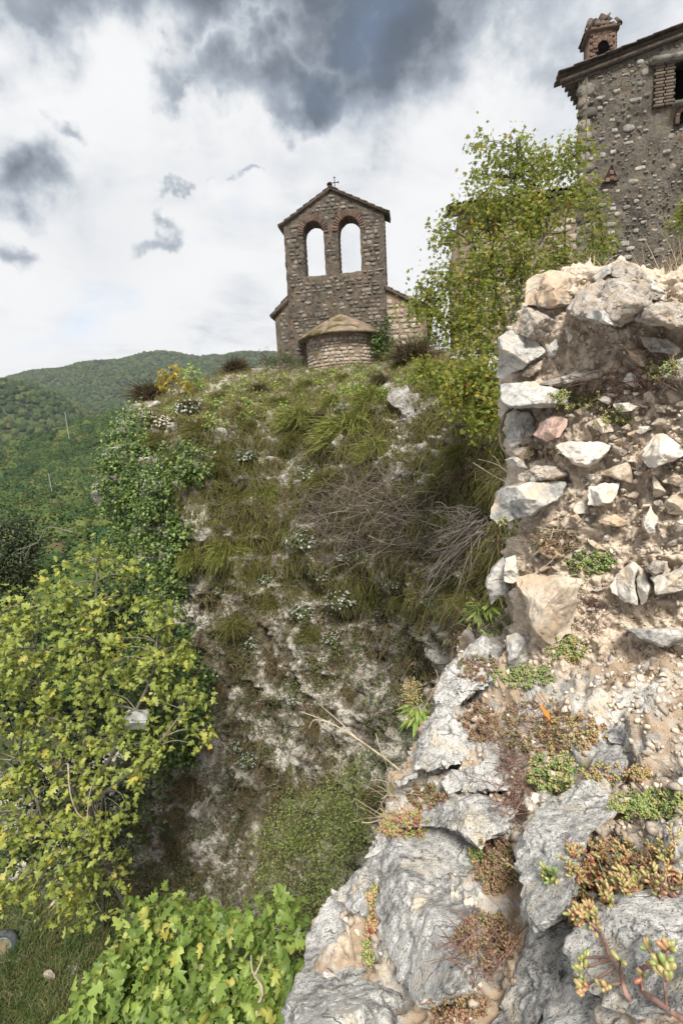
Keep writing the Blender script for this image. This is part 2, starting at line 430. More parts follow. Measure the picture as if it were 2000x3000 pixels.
# ------------------------------------------------------------------ the cliff and the church terrace
CR_ROWS = [
 [(420,1170,40),(520,1150,40),(640,1105,40),(800,1075,40),(1000,1060,40),(1250,1040,38),(1500,1020,34),(1900,1000,30)],
 [(405,1185,28),(470,1160,27),(600,1116,27),(780,1086,26),(1000,1068,25),(1250,1040,23.5),(1500,1000,20),(1900,950,17)],
 [(385,1215,23),(455,1185,22),(600,1135,21.5),(800,1122,21),(1000,1110,20),(1200,1080,18),(1450,1060,14),(1800,1000,11)],
 [(368,1255,21),(420,1225,19.5),(600,1212,18.5),(800,1208,18.2),(1000,1198,17.5),(1200,1160,15.5),(1420,1170,12),(1700,1150,9)],
 [(362,1400,20.5),(410,1340,18.6),(600,1330,17.4),(800,1325,17.0),(1000,1315,16.3),(1200,1290,14.4),(1420,1330,11.2),(1700,1350,8)],
 [(365,1600,20),(430,1560,18),(600,1560,16.6),(800,1560,16.1),(1000,1560,15.2),(1200,1560,13.4),(1420,1600,10.5),(1700,1650,7.5)],
 [(420,1850,19),(500,1850,17.4),(640,1850,16.4),(800,1850,15.9),(1000,1850,14.8),(1200,1850,12.8),(1420,1900,9.6),(1700,2000,7)],
 [(390,2150,18),(470,2150,16.6),(610,2150,15.9),(800,2150,15.3),(1000,2150,14),(1200,2200,11.8),(1420,2250,9),(1700,2300,6.5)],
 [(300,2400,16.5),(400,2420,15.7),(560,2420,15.0),(760,2450,14.3),(960,2480,13),(1150,2550,10.8),(1400,2600,8.2),(1700,2700,6)],
 [(180,2600,15),(320,2640,14.2),(500,2680,13.5),(720,2720,12.9),(920,2780,11.6),(1120,2900,9.6),(1400,3000,7.4),(1700,3100,5.6)],
 [(-100,2830,12.5),(150,2880,12),(400,2940,11.6),(700,3040,11),(950,3150,9.8),(1150,3250,8.4),(1400,3300,6.8),(1700,3400,5.2)],
 [(-300,3300,10),(50,3350,9.8),(400,3400,9.6),(700,3500,9),(950,3500,8.2),(1150,3600,7.4),(1400,3700,6.2),(1700,3800,5)]]
cc = []
for i, row in enumerate(CR_ROWS):
    a = [P(*q) for q in row]; c0 = a[0]
    if i <= 8: pre = [c0 + np.array((5, 18, -5)), c0 + np.array((0.8, 6, -1.2))]
    else: pre = [c0 + np.array((-16, 6, -3.5)), c0 + np.array((-7, 2.5, -1.6))]
    cc.append(pre + a + [a[-1] + np.array((7, -1.5, 0.6)), a[-1] + np.array((22, -5, 2.0))])
CLG = sheet(cc, 560, 460)
Nn = grid_normals(CLG)
if Nn[280, 200] @ (-CLG[280, 200]) < 0: Nn = -Nn
rowf = np.linspace(0, 11, 560)[:, None]
face = np.clip((rowf - 2.6) / 1.0, 0, 1) * np.clip((10.2 - rowf) / 1.2, 0.12, 1) + 0.10
q = CLG
dsp = 0.70 * fbm(q / 3.4 + 5, 3) + 0.34 * fbm(q / 1.1 + 9, 3) * 1.0 + 0.17 * fbm(q * [1, 1, .7] / 0.32, 3, 0.6) + 0.10 * (fbm(q / .22 + 61, 3, .6, True) - .5) + 0.20 * (fbm(q / 0.9 + 31, 3, 0.55, True) - 0.6)
dsp = dsp + 0.34 * (fbm(q * [.35, .35, 1.5] + 21, 3, .5, True) - .5) - 0.25 * np.maximum(0, fbm(q * [1.6, 1.6, .45] + 40, 2) - .18)
CLG = CLG + Nn * (dsp * face * 0.8)[..., None]
# small steps and lumps on the terrace
CLG = CLG + Nn * ((1 - face) * (0.20 * fbm(q / 1.1 + 2, 3) + 0.05 * fbm(q / .3 + 7, 2)))[..., None]
cl_me = mesh_np('cliff', CLG.reshape(-1, 3), grid_faces(560, 460), M['cliff'])
add('cliff', cl_me, kind='structure')

# ------------------------------------------------------------------ the rocky spur the photographer stands on
SL = [
 [(1330,1870,2.95),(1420,1850,2.85),(1560,1760,2.75),(1800,1680,2.6),(2250,1620,2.4)],
 [(1300,1960,2.85),(1390,1940,2.65),(1560,1860,2.5),(1800,1850,2.25),(2250,1850,1.85)],
 [(1240,2080,2.5),(1340,2060,2.35),(1520,2040,2.15),(1800,2020,1.85),(2250,2000,1.5)],
 [(1190,2260,2.2),(1290,2240,2.05),(1480,2230,1.8),(1780,2220,1.5),(2250,2200,1.2)],
 [(1110,2440,1.95),(1220,2420,1.8),(1430,2420,1.55),(1740,2420,1.25),(2250,2420,0.98)],
 [(1000,2600,1.75),(1120,2600,1.6),(1380,2620,1.33),(1720,2640,1.05),(2250,2660,0.82)],
 [(920,2760,1.55),(1060,2780,1.42),(1340,2820,1.15),(1700,2860,0.90),(2250,2900,0.70)],
 [(890,3000,1.32),(1020,3020,1.22),(1320,3060,1.0),(1700,3100,0.78),(2250,3150,0.60)],
 [(860,3400,1.15),(1000,3400,1.05),(1320,3450,0.86),(1700,3500,0.68),(2250,3600,0.52)]]
sc_ = []
for row in SL:
    row = [(x + (45, 20, 0, 0, 0)[k], y, d) for k, (x, y, d) in enumerate(row)]
    a = [P(x, y, d * 1.035 + 0.03 + (.0, .0, .02, .06, .06)[k]) for k, (x, y, d) in enumerate(row)]; c0 = a[0]
    sc_.append([c0 + np.array((-0.25, 1.0, -7.0)), c0 + np.array((-0.12, 0.45, -2.2)), c0 + np.array((-0.03, 0.12, -0.35))] + a + [a[-1] + np.array((.9, -.15, .12)), a[-1] + np.array((3.2, -.5, .5))])
sc_.append([p_ + np.array((0, -.7, -.12)) for p_ in sc_[-1]])
SLG = sheet(sc_, 360, 400)
Ns = grid_normals(SLG)
if Ns[200, 250] @ (-SLG[200, 250]) < 0: Ns = -Ns
ds = 0.09 * fbm(SLG / 0.34 + 1, 3) + 0.05 * (fbm(SLG / 0.20 + 3, 3, .5, True) - .5) + 0.030 * fbm(SLG / 0.07, 3, 0.6) + 0.010 * fbm(SLG / 0.018, 2, 0.6)
SLG = SLG + Ns * ds[..., None]
sl_me = mesh_np('rocky_slope', SLG.reshape(-1, 3), grid_faces(360, 400), M['slope'])
add('rocky_slope', sl_me, kind='structure')

# ------------------------------------------------------------------ stones from outline, distance and thickness
def stone_np(poly, d0, t, gx=0.0, gy=0.0, n=48, kf=14, kb=6, seed=0, rough=0.05, facets=5, tb=None, pit=0.0, lump=1.0, karst=0.0):
    rng = np.random.default_rng(seed)
    poly = np.asarray(poly, float)
    pp = np.concatenate([poly, poly[:1]]); seg = np.linalg.norm(np.diff(pp, axis=0), axis=1); s = np.concatenate([[0], np.cumsum(seg)])
    u = np.linspace(0, s[-1], n, endpoint=False)
    o = np.stack([np.interp(u, s, pp[:, 0]), np.interp(u, s, pp[:, 1])], 1)
    o = 0.25 * np.roll(o, 1, 0) + 0.5 * o + 0.25 * np.roll(o, -1, 0)
    c = o.mean(0); R = np.abs(o - c).max(); size = R * d0 / FPX
    if tb is None: tb = t
    pl = []
    for k in range(facets):
        a = rng.uniform(0, 2 * math.pi); sl_ = rng.uniform(0.35, 1.3)
        pl.append((rng.uniform(0.55, 1.0), math.cos(a) * sl_, math.sin(a) * sl_))
    rings = []
    rf = np.sin(np.linspace(math.pi / 2, 0.0, kf + 1))[:-1]
    for sgn, rs, th in ((1, rf, t), (-1, np.sin(np.linspace(math.pi / 2, 0, kb + 1))[1:-1], tb)):
        blk = []
        for r in rs:
            xy = c + (o - c) * r; rel = (xy - c) / R
            h = np.full(n, (1 - r ** 3.2) ** 0.55)
            if sgn > 0:
                for (c0, a, b) in pl: h = np.minimum(h, np.maximum(c0 + a * rel[:, 0] + b * rel[:, 1], 0.12 * (1 - r)))
            d = d0 + gx * (xy[:, 0] - c[0]) + gy * (xy[:, 1] - c[1])
            blk.append(P(xy[:, 0], xy[:, 1], d - sgn * th * h))
        rings.append(blk)
    hf = min([1.0] + [c0 for (c0, a, b) in pl])
    apex_f = P(c[0], c[1], d0 - t * hf); apex_b = P(c[0], c[1], d0 + tb)
    allr = rings[1][::-1] + rings[0]                      # back apex ... rim ... front apex
    V = np.concatenate([[apex_b]] + [np.asarray(allr).reshape(-1, 3)] + [[apex_f]])
    m = len(allr)
    i, j = np.meshgrid(np.arange(m - 1), np.arange(n), indexing='ij'); j2 = (j + 1) % n
    F = (np.stack([i * n + j, i * n + j2, (i + 1) * n + j2, (i + 1) * n + j], -1).reshape(-1, 4)) + 1
    jj = np.arange(n); j2 = (jj + 1) % n
    f0 = np.stack([np.zeros(n, int), 1 + j2, 1 + jj, 1 + jj], 1)
    L = 1 + (m - 1) * n
    f1 = np.stack([L + jj, L + j2, np.full(n, len(V) - 1), np.full(n, len(V) - 1)], 1)
    F = np.concatenate([f0, F, f1])
    cen = V.mean(0); nn = V - cen; nn /= np.linalg.norm(nn, axis=1)[:, None] + 1e-9
    q = V / size + seed * 7.7
    dd = rough * size * lump * (1.3 * fbm(q * 1.6, 3) + 0.55 * fbm(q * 5.5, 3, 0.6)) - pit * size * np.maximum(0, fbm(q * 7 + 4, 2) - 0.12)
    dd += rough * size * 0.5 * (fbm(q * 2.2 + 11, 3, 0.5, True) - 0.5)
    if karst:
        qq = V / 0.10 + seed * 3.1
        dd -= karst * np.abs(fbm(qq, 3, .6)) + karst * .5 * np.maximum(0, fbm(qq * 2.6 + 5, 2)) 
    V = V + nn * dd[:, None]
    return V, F
def crop(pts, x0, y0, s): return [(x0 + a / s, y0 + b / s) for a, b in pts]
SOLID = []          # (V, F quads) that plants may stand on
def put_stone(name, poly, d0, t, mat, parent=None, label=None, cat=None, group=None, solid=True, **kw):
    V, F = stone_np(poly, d0, t, **kw)
    if solid: SOLID.append((V, F))
    tri = F[:, 2] == F[:, 3]
    Ft = np.concatenate([F[tri][:, :3], F[~tri][:, :3], F[~tri][:, [0, 2, 3]]])
    cen = V.mean(0)
    me = mesh_np(name, V - cen, Ft, mat)
    return add(name, me, parent, label, cat, group, loc=cen)

# ruined wall: mortar core, then every stone
def wd(px): return 2.50 - (px - 1450) / 600 * 0.45
WC = []
for (py, xl, bk) in [(800,1640,.25),(835,1570,.12),(900,1520,.08),(1000,1480,.1),(1150,1475,.14),(1300,1490,.12),(1450,1495,.12),(1600,1490,.1),(1750,1490,.04),(1880,1500,-.06),(2000,1520,-.2)]:
    row = []
    xl += 28; xs = [xl, xl + 60, xl + 160, 1800, 1930, 2080, 2300]
    for k, x in enumerate(xs): row.append(P(x, py, wd(x) + bk * 0.45 + (0.10 if k == 0 else 0.0)))
    c0 = row[0]
    WC.append([c0 + np.array((0.75, 1.0, 0.0)), c0 + np.array((0.10, 0.30, 0.0))] + row + [row[-1] + np.array((.9, -.25, 0)), row[-1] + np.array((3.0, -.8, .1))])
top = [p + np.array((0.06, 0.55, 0.06)) for p in WC[0]]; top2 = [p + np.array((0.1, 1.1, -0.1)) for p in WC[0]]
WCG = sheet([top2, top] + WC, 300, 320)
Nw = grid_normals(WCG)
if Nw[150, 150] @ (-WCG[150, 150]) < 0: Nw = -Nw
dw = 0.045 * fbm(WCG / 0.22 + 3, 3) + 0.036 * fbm(WCG / 0.06, 3, 0.6) + 0.022 * (fbm(WCG / 0.11 + 8, 2, 0.5, True) - .4) + 0.011 * fbm(WCG / 0.018, 2, .6)
WCG = WCG + Nw * dw[..., None]
wall = thing('ruined_wall', 'crumbling rubble wall end with exposed mortar and jutting stones beside the maple', 'wall', P(1700, 1950, 2.4))
def child_np(name, V, F, mat, parent, smooth=True, tint=None):
    """mesh given in world space as a child of an unscaled, unrotated thing"""
    V = np.asarray(V) - np.asarray(parent.location)
    return add(name, mesh_np(name, V, F, mat, smooth, tint), parent)
child_np('mortar_core', WCG.reshape(-1, 3), grid_faces(300, 320), M['mortar'], wall)
c4 = lambda pts: crop(pts, 1400, 700, 2.613)
c5 = lambda pts: crop(pts, 1400, 1350, 2.613)
WS = [  # outline, thickness, material, depth offset
 (c4([(350,350),(400,280),(560,240),(830,235),(870,300),(840,400),(700,500),(560,530),(350,505)]), .16, 'stone_tan', .0),
 (c4([(865,300),(960,210),(1080,150),(1115,165),(1010,270),(900,335)]), .05, 'stone_grey', .02),
 (c4([(1010,280),(1080,150),(1200,180),(1300,300),(1440,420),(1440,480),(1350,470),(1200,340)]), .10, 'stone_rub', .05),
 (c4([(660,540),(760,400),(900,330),(1100,300),(1270,380),(1330,500),(1200,600),(1080,665),(950,640),(810,590),(680,590)]), .20, 'stone_rub', -.10),
 (c4([(820,560),(900,540),(1060,560),(1085,630),(1075,670),(950,650),(830,600)]), .10, 'stone_grey', -.22),
 (c4([(1230,540),(1400,480),(1568,500),(1750,520),(1750,690),(1400,670),(1200,620)]), .16, 'stone_rub', -.08),
 (c4([(270,690),(350,510),(450,520),(630,640),(600,740),(420,770),(300,730)]), .13, 'stone_rub', -.02),
 (c4([(150,750),(270,690),(420,760),(520,860),(400,950),(200,1065),(140,1060),(165,900)]), .17, 'stone_grey', -.05),
 (c4([(655,700),(730,650),(740,740),(690,805)]), .05, 'stone_white', -.02),
 (c4([(520,830),(600,760),(625,830),(590,900),(540,940)]), .06, 'stone_grey', -.02),
 (c4([(325,1045),(400,960),(500,920),(490,990),(390,1065)]), .06, 'stone_tan', .0),
 (c4([(165,1110),(400,1080),(560,1130),(700,1180),(690,1260),(500,1285),(230,1295),(180,1250)]), .16, 'stone_grey', -.06),
 (c4([(470,1110),(700,1030),(950,1000),(920,1055),(640,1120)]), .07, 'stone_rub', -.05),
 (c4([(220,1340),(290,1300),(400,1310),(430,1400),(420,1500),(330,1570),(240,1600),(210,1500)]), .11, 'stone_grey', .0),
 (c4([(415,1500),(480,1400),(600,1345),(690,1380),(695,1430),(620,1520),(520,1555)]), .10, 'stone_red', -.06),
 (c4([(830,1410),(930,1360),(1010,1400),(1035,1470),(940,1495)]), .06, 'stone_tan', -.02),
 (c4([(570,1580),(700,1550),(900,1550),(1040,1580),(960,1680),(850,1755),(740,1730),(640,1650)]), .09, 'stone_white', -.05),
 (c4([(1250,1600),(1350,1500),(1420,1485),(1530,1560),(1600,1640),(1500,1710),(1300,1760),(1260,1700)]), .10, 'stone_white', -.05),
 (c4([(1030,1260),(1150,1250),(1230,1280),(1180,1315),(1060,1325)]), .05, 'stone_white', -.03),
 (c4([(1340,1260),(1450,1270),(1440,1340),(1360,1330)]), .05, 'stone_tan', -.02),
 (c4([(1390,970),(1568,900),(1750,900),(1750,1070),(1500,1080),(1400,1055)]), .10, 'stone_grey', -.05),
 (c4([(205,1690),(280,1660),(350,1690),(380,1755),(250,1735)]), .06, 'stone_grey', .0),
 (c4([(240,1600),(420,1580),(430,1650),(350,1690),(275,1655)]), .07, 'stone_tan', .02),
 (c4([(1130,840),(1280,850),(1315,950),(1260,985),(1160,910)]), .07, 'stone_tan', -.02),
 (c4([(1230,740),(1450,760),(1560,850),(1500,890),(1300,860)]), .08, 'stone_grey', -.02),
 (c4([(1230,250),(1330,300),(1440,420),(1420,470),(1300,420)]), .07, 'stone_grey', .02),
 (c5([(95,440),(130,240),(230,190),(440,160),(690,155),(650,240),(600,300),(490,350),(420,420),(300,440),(150,495)]), .17, 'stone_grey', -.08),
 (c5([(295,135),(330,90),(430,45),(640,50),(690,110),(600,155),(340,160)]), .08, 'stone_rub', -.02),
 (c5([(825,345),(850,200),(950,170),(1085,165),(1075,230),(1030,330),(900,350)]), .09, 'stone_white', -.05),
 (c5([(915,460),(1050,405),(1155,470),(1100,505),(960,500)]), .05, 'stone_tan', -.03),
 (c5([(1250,505),(1270,420),(1320,335),(1390,460),(1350,500),(1360,565),(1300,570)]), .06, 'stone_white', -.04),
 (c5([(285,900),(380,870),(600,880),(810,900),(780,1000),(740,1150),(700,1250),(720,1330),(560,1410),(450,1350),(380,1200),(360,1060)]), .17, 'stone_tan', -.08),
 (c5([(205,740),(290,720),(310,900),(270,950),(195,925)]), .07, 'stone_white', -.02),
 (c5([(1015,940),(1100,820),(1180,765),(1240,800),(1200,900),(1215,1000),(1230,1120),(1120,1080),(1020,1010)]), .07, 'stone_white', -.06),
 (c5([(1225,830),(1280,840),(1325,960),(1290,1080),(1250,1110),(1220,1000),(1208,905)]), .07, 'stone_white', -.05),
 (c5([(1270,830),(1350,765),(1450,770),(1465,840),(1340,885)]), .08, 'stone_rub', -.06),
 (c5([(1320,890),(1500,850),(1568,790),(1750,760),(1750,920),(1500,1005),(1360,1025)]), .11, 'stone_white', -.07),
 (c5([(1085,1280),(1300,1285),(1750,1300),(1750,1400),(1400,1430),(1250,1390),(1180,1320)]), .12, 'stone_grey', -.10),
 (c5([(215,1400),(220,1340),(300,1312),(420,1350),(480,1420),(430,1520),(330,1600),(225,1655)]), .11, 'stone_grey', -.02),
 (c5([(55,960),(100,820),(200,720),(230,900),(205,1020),(100,1105)]), .12, 'stone_grey', .10),
 (c5([(1385,1590),(1430,1540),(1568,1550),(1660,1580),(1500,1640)]), .07, 'stone_white', -.14),
 (c5([(1055,1780),(1100,1700),(1190,1720),(1225,1810),(1150,1890)]), .06, 'stone_white', -.12),
 (c5([(1225,1780),(1260,1680),(1380,1660),(1420,1720),(1330,1840),(1260,1890)]), .07, 'stone_tan', -.14),
 (c5([(975,1660),(1060,1650),(1095,1690),(1010,1705)]), .04, 'stone_white', -.10),
 (c5([(700,420),(760,400),(800,450),(760,490),(700,470)]), .04, 'stone_tan', -.02),
 (c5([(840,100),(890,100),(890,140),(850,140)]), .03, 'stone_white', -.03),
]
for k, (poly, t, mt, off) in enumerate(WS):
    cx = np.mean([p[0] for p in poly]); cy = np.mean([p[1] for p in poly])
    o = put_stone('stone', poly, wd(cx) + off + 0.02, t, M[mt], wall, seed=k + 1, rough=0.10 if mt == 'stone_rub' else 0.055,
                  facets=3 if mt == 'stone_rub' else 6, pit=0.05 if mt == 'stone_rub' else 0.0, gy=-0.00025, gx=-0.0005, n=72, kf=22, kb=7, karst=.010)
    o.location = Vector(o.location) - wall.location
rngw = np.random.default_rng(19); cen = [np.mean(p[0], 0) for p in WS]; rad = [np.ptp(np.array(p[0]), 0).max() * .5 for p in WS]; made = 0
for _ in range(14000):
    if made >= 280: break
    c = np.array([rngw.uniform(1560, 2040), rngw.uniform(900, 1960)]); rr_ = 7 + 40 * rngw.random() ** 1.7 * (1 - made / 330)
    if any(np.linalg.norm(c - a) < b * .78 + rr_ * .85 for a, b in zip(cen, rad)): continue
    nn_ = rngw.integers(5, 8); a = np.sort(rngw.uniform(0, 2 * math.pi, nn_)); q_ = np.stack([c[0] + rr_ * 1.25 * np.cos(a) * rngw.uniform(.7, 1.2, nn_), c[1] + rr_ * .8 * np.sin(a) * rngw.uniform(.7, 1.2, nn_)], 1)
    o = put_stone('stone', q_, wd(c[0]) + .015, rr_ * .0016, M[('stone_white', 'stone_tan', 'stone_rub', 'stone_tan', 'stone_rub')[rngw.integers(5)]], wall, seed=300 + made, rough=.08, facets=5, n=26, kf=8, kb=4)
    o.location = Vector(o.location) - wall.location; cen.append(c); rad.append(rr_); made += 1
SOLID.append((WCG.reshape(-1, 3), grid_faces(300, 320)))

# foreground boulders
c6 = lambda pts: crop(pts, 850, 2100, 1.3635)
c7 = lambda pts: crop(pts, 1150, 1800, 2.613)
BOULD = [
 (c6([(370,720),(400,560),(480,440),(600,390),(720,440),(765,520),(745,620),(765,750),(765,880),(740,1020),(650,1105),(520,1115),(440,1020),(400,880),(365,800)]), 1.42, .20, 'tall rounded grey limestone boulder pitted with dark lichen', .04),
 (c6([(470,440),(600,330),(760,320),(890,380),(850,460),(760,520),(640,440)]), 1.58, .12, 'wedge of pale grey limestone lying on top of the tall pitted boulder', .05),
 (c6([(0,1150),(80,1010),(75,920),(170,755),(290,800),(330,900),(400,1000),(440,1100),(420,1260),(300,1400),(-20,1400)]), 1.42, .20, 'jagged grey limestone boulder dropping down to the fig tree', .07),
 (c6([(175,720),(300,600),(400,520),(425,600),(380,740),(300,800)]), 1.62, .10, 'dark grey angular rock wedged between two larger pale boulders', .07),
 (c6([(305,560),(360,455),(490,440),(430,570)]), 1.76, .08, 'small knobbly rock carpeted along its upper edge with succulents', .08),
 (c6([(905,560),(930,480),(1000,400),(1130,350),(1250,340),(1290,400),(1190,440),(1155,560),(1135,680),(1110,790),(980,840),(935,740),(955,650)]), 1.22, .14, 'ridged grey boulder fringed by plump green and orange sedum', .06),
 (c6([(810,1260),(900,1050),(960,850),(1100,800),(1220,780),(1310,900),(1250,1050),(1150,1170),(1100,1400),(800,1400)]), 1.05, .13, 'whitish sloping boulder under the sedum mat with black lichen pits', .06),
 (c6([(1130,900),(1210,780),(1300,740),(1450,722),(1750,740),(1750,1130),(1400,1180),(1250,1120),(1150,1010)]), .86, .10, 'broad blue grey boulder carrying a sprig of bead leaved sedum', .05),
 (c6([(990,1330),(1050,1170),(1150,1105),(1300,1130),(1430,1190),(1600,1280),(1600,1420),(980,1420)]), .84, .09, 'low white limestone block below the blue grey boulder', .05),
 (c6([(500,200),(510,140),(560,20),(640,-10),(690,80),(750,120),(700,190),(560,215)]), 2.15, .12, 'small white weathered outcrop on the ridge above the drop', .08),
 (c6([(600,265),(640,220),(740,205),(800,155),(860,200),(860,285),(760,310),(640,300)]), 1.88, .09, 'dark pitted rock half buried in stonecrop', .09),
 (c6([(975,405),(1080,310),(1180,240),(1220,150),(1310,120),(1330,190),(1290,300),(1150,360)]), 1.52, .11, 'pale ridge of bedrock rising to the sandy patch', .05),
 (c6([(1285,75),(1330,20),(1400,0),(1568,-25),(1750,0),(1750,110),(1480,100),(1340,110)]), 1.68, .12, 'rounded white rock at the foot of the ruined wall', .05),
 (c7([(320,640),(350,560),(400,450),(500,360),(590,250),(690,180),(730,260),(800,380),(740,520),(600,600),(500,690),(400,720)]), 2.52, .16, 'rugged white and grey outcrop below the jutting wall corner', .08),
 (c7([(200,990),(290,810),(360,690),(490,680),(570,950),(600,1030),(400,1160),(190,1130)]), 2.28, .14, 'white knobbly limestone crag beside the green spurge plant', .08),
 (c7([(0,1295),(90,1240),(190,1205),(180,1260),(60,1320)]), 2.05, .05, 'thin slate grey slab poking over the drop', .04),
]
for k, (poly, d, t, lab, rg) in enumerate(BOULD):
    pc = np.mean(poly, 0); poly = (np.array(poly) - pc) * 1.13 + pc
    put_stone('boulder', poly, d - .02, t * 1.15, M['rock_near'], None, lab, 'boulder', 'limestone boulders on the spur', n=170, kf=64, kb=12, seed=60 + k, karst=.030 if d > 1 else .018,
              rough=rg, facets=4, pit=0.10, gy=-0.00072 * d, gx=-0.00025 * d, tb=t * 1.6)
# ------------------------------------------------------------------ masonry
M['belfry'] = mat_rock('dark_weathered_mortar', 3.2, (0.120, 0.103, 0.080), (0.058, 0.049, 0.038), (0.016, 0.014, 0.012), 0.8, (0.17, 0.12, 0.085), 0.35, 0.05, 0.75)
M['belfry_stone'] = mat_rock('lichened_church_stone', 7, (0.215, 0.20, 0.172), (0.092, 0.082, 0.068), (0.024, 0.022, 0.019), 0.6, (0.17, 0.125, 0.088), 0.35, 0.02, 0.62, rnd=0.55)
M['apse_mortar'] = mat_rock('warm_apse_mortar', 4, (0.23, 0.185, 0.14), (0.14, 0.108, 0.08), (0.045, 0.037, 0.03), 0.5, (0.30, 0.21, 0.14), 0.4, 0.03, 0.4)
M['apse_stone'] = mat_rock('pale_church_stone', 7, (0.40, 0.355, 0.295), (0.25, 0.215, 0.172), (0.075, 0.065, 0.053), 0.4, (0.42, 0.31, 0.22), 0.3, 0.02, 0.35, rnd=0.35)
M['house'] = mat_rock('rough_house_render', 3.6, (0.145, 0.127, 0.102), (0.080, 0.070, 0.056), (0.025, 0.022, 0.018), 0.9, (0.20, 0.155, 0.11), 0.25, 0.06, 0.45)
M['house_stone'] = mat_rock('pale_house_stone', 9, (0.33, 0.315, 0.28), (0.17, 0.16, 0.138), (0.05, 0.047, 0.04), 0.5, (0.36, 0.30, 0.23), 0.25, 0.02, 0.3, rnd=0.45)
M['brick'] = mat_plain('old_brick', (0.075, 0.050, 0.038), (0.145, 0.092, 0.066), 14, 0.9, 0.01, rnd=0.35)
M['jamb'] = mat_plain('weathered_jamb_brick', (0.070, 0.055, 0.042), (0.125, 0.098, 0.074), 14, 0.9, 0.01, rnd=0.3)
M['tile'] = mat_plain('weathered_clay_tile', (0.045, 0.038, 0.032), (0.125, 0.092, 0.068), 9, 0.9, 0.02, rnd=0.35)
M['cone'] = mat_rock('mossy_cement_roof', 3, (0.22, 0.17, 0.125), (0.145, 0.108, 0.08), (0.075, 0.06, 0.045), 0.5, (0.33, 0.24, 0.17), 0.3, 0.03, 0.4, (0.10, 0.088, 0.022), 0.42)
M['dark'] = mat_plain('painted_opening_shade', (0.003, 0.003, 0.003), (0.006, 0.005, 0.005), 5, 1.0)  # near-black colour painted in for the shade inside openings
for n_ in M['dark'].node_tree.nodes:
    if n_.type == 'BSDF_PRINCIPLED': n_.inputs['Specular IOR Level'].default_value = 0.0
M['oxide'] = mat_plain('dark_red_terracotta', (0.016, 0.008, 0.007), (0.045, 0.020, 0.015), 18, 0.9, 0.01)
M['iron'] = mat_plain('black_iron', (0.012, 0.012, 0.013), (0.03, 0.027, 0.025), 30, 0.6, 0, 0.6)
M['wood'] = mat_plain('old_beam_wood', (0.045, 0.035, 0.027), (0.11, 0.088, 0.066), 12, 0.9, 0.01)

def block_mesh(name, seed, mat, n=9):
    """irregular hewn stone, 1 x 1 in its own x/z, set into the wall along +y"""
    r = np.random.default_rng(seed)
    a = np.linspace(0, 2 * math.pi, n, endpoint=False) + r.uniform(-.2, .2, n)
    e = 2.0 / r.uniform(2.6, 5.0)
    x = 0.5 * np.sign(np.cos(a)) * np.abs(np.cos(a)) ** e * r.uniform(.86, 1.05, n); z = 0.5 * np.sign(np.sin(a)) * np.abs(np.sin(a)) ** e * r.uniform(.86, 1.05, n)
    ring = lambda s, y, j: np.stack([x * s + r.uniform(-j, j, n), np.full(n, y) + r.uniform(-.10, .10, n), z * s + r.uniform(-j, j, n)], 1)
    V = np.concatenate([ring(1.0, 1.0, 0), ring(1.0, .15, .02), ring(.90, -.55, .03), ring(.62, -.95, .04), [[0, -1, 0]]])
    F = []
    for k in range(3):
        for j in range(n): F.append((k * n + j, k * n + (j + 1) % n, (k + 1) * n + (j + 1) % n, (k + 1) * n + j))
    for j in range(n): F.append((3 * n + j, 3 * n + (j + 1) % n, 4 * n, 4 * n))
    F = np.array(F); tri = F[:, 2] == F[:, 3]
    F = np.concatenate([F[tri][:, :3], F[~tri][:, :3], F[~tri][:, [0, 2, 3]]])
    return mesh_np(name, V, F, mat, True), V, F
BS = [block_mesh('stone', 900 + k, M['belfry_stone']) for k in range(9)]
AS = [block_mesh('stone', 930 + k, M['apse_stone']) for k in range(7)]
HS = [block_mesh('stone', 960 + k, M['house_stone'], 11) for k in range(9)]
def brick_mesh(seed):
    q = np.random.default_rng(seed); o_ = []
    for (a, y_) in ((.5, 1.0), (.5, -.8), (.45, -1.0)): o_ += [(sx * a + q.uniform(-.03, .03), y_ + q.uniform(-.08, .08), sz * a + q.uniform(-.04, .04)) for sx, sz in ((-1, -1), (1, -1), (1, 1), (-1, 1))]
    Fq = [(4 * k + j, 4 * k + (j + 1) % 4, 4 * k + 4 + (j + 1) % 4, 4 * k + 4 + j) for k in range(2) for j in range(4)] + [(8, 9, 10, 11), (3, 2, 1, 0)]
    Fq = np.array(Fq); return mesh_np('brick', np.array(o_), Fq, M['brick'], False), np.array(o_), Fq
BK = [brick_mesh(990 + k) for k in range(3)]

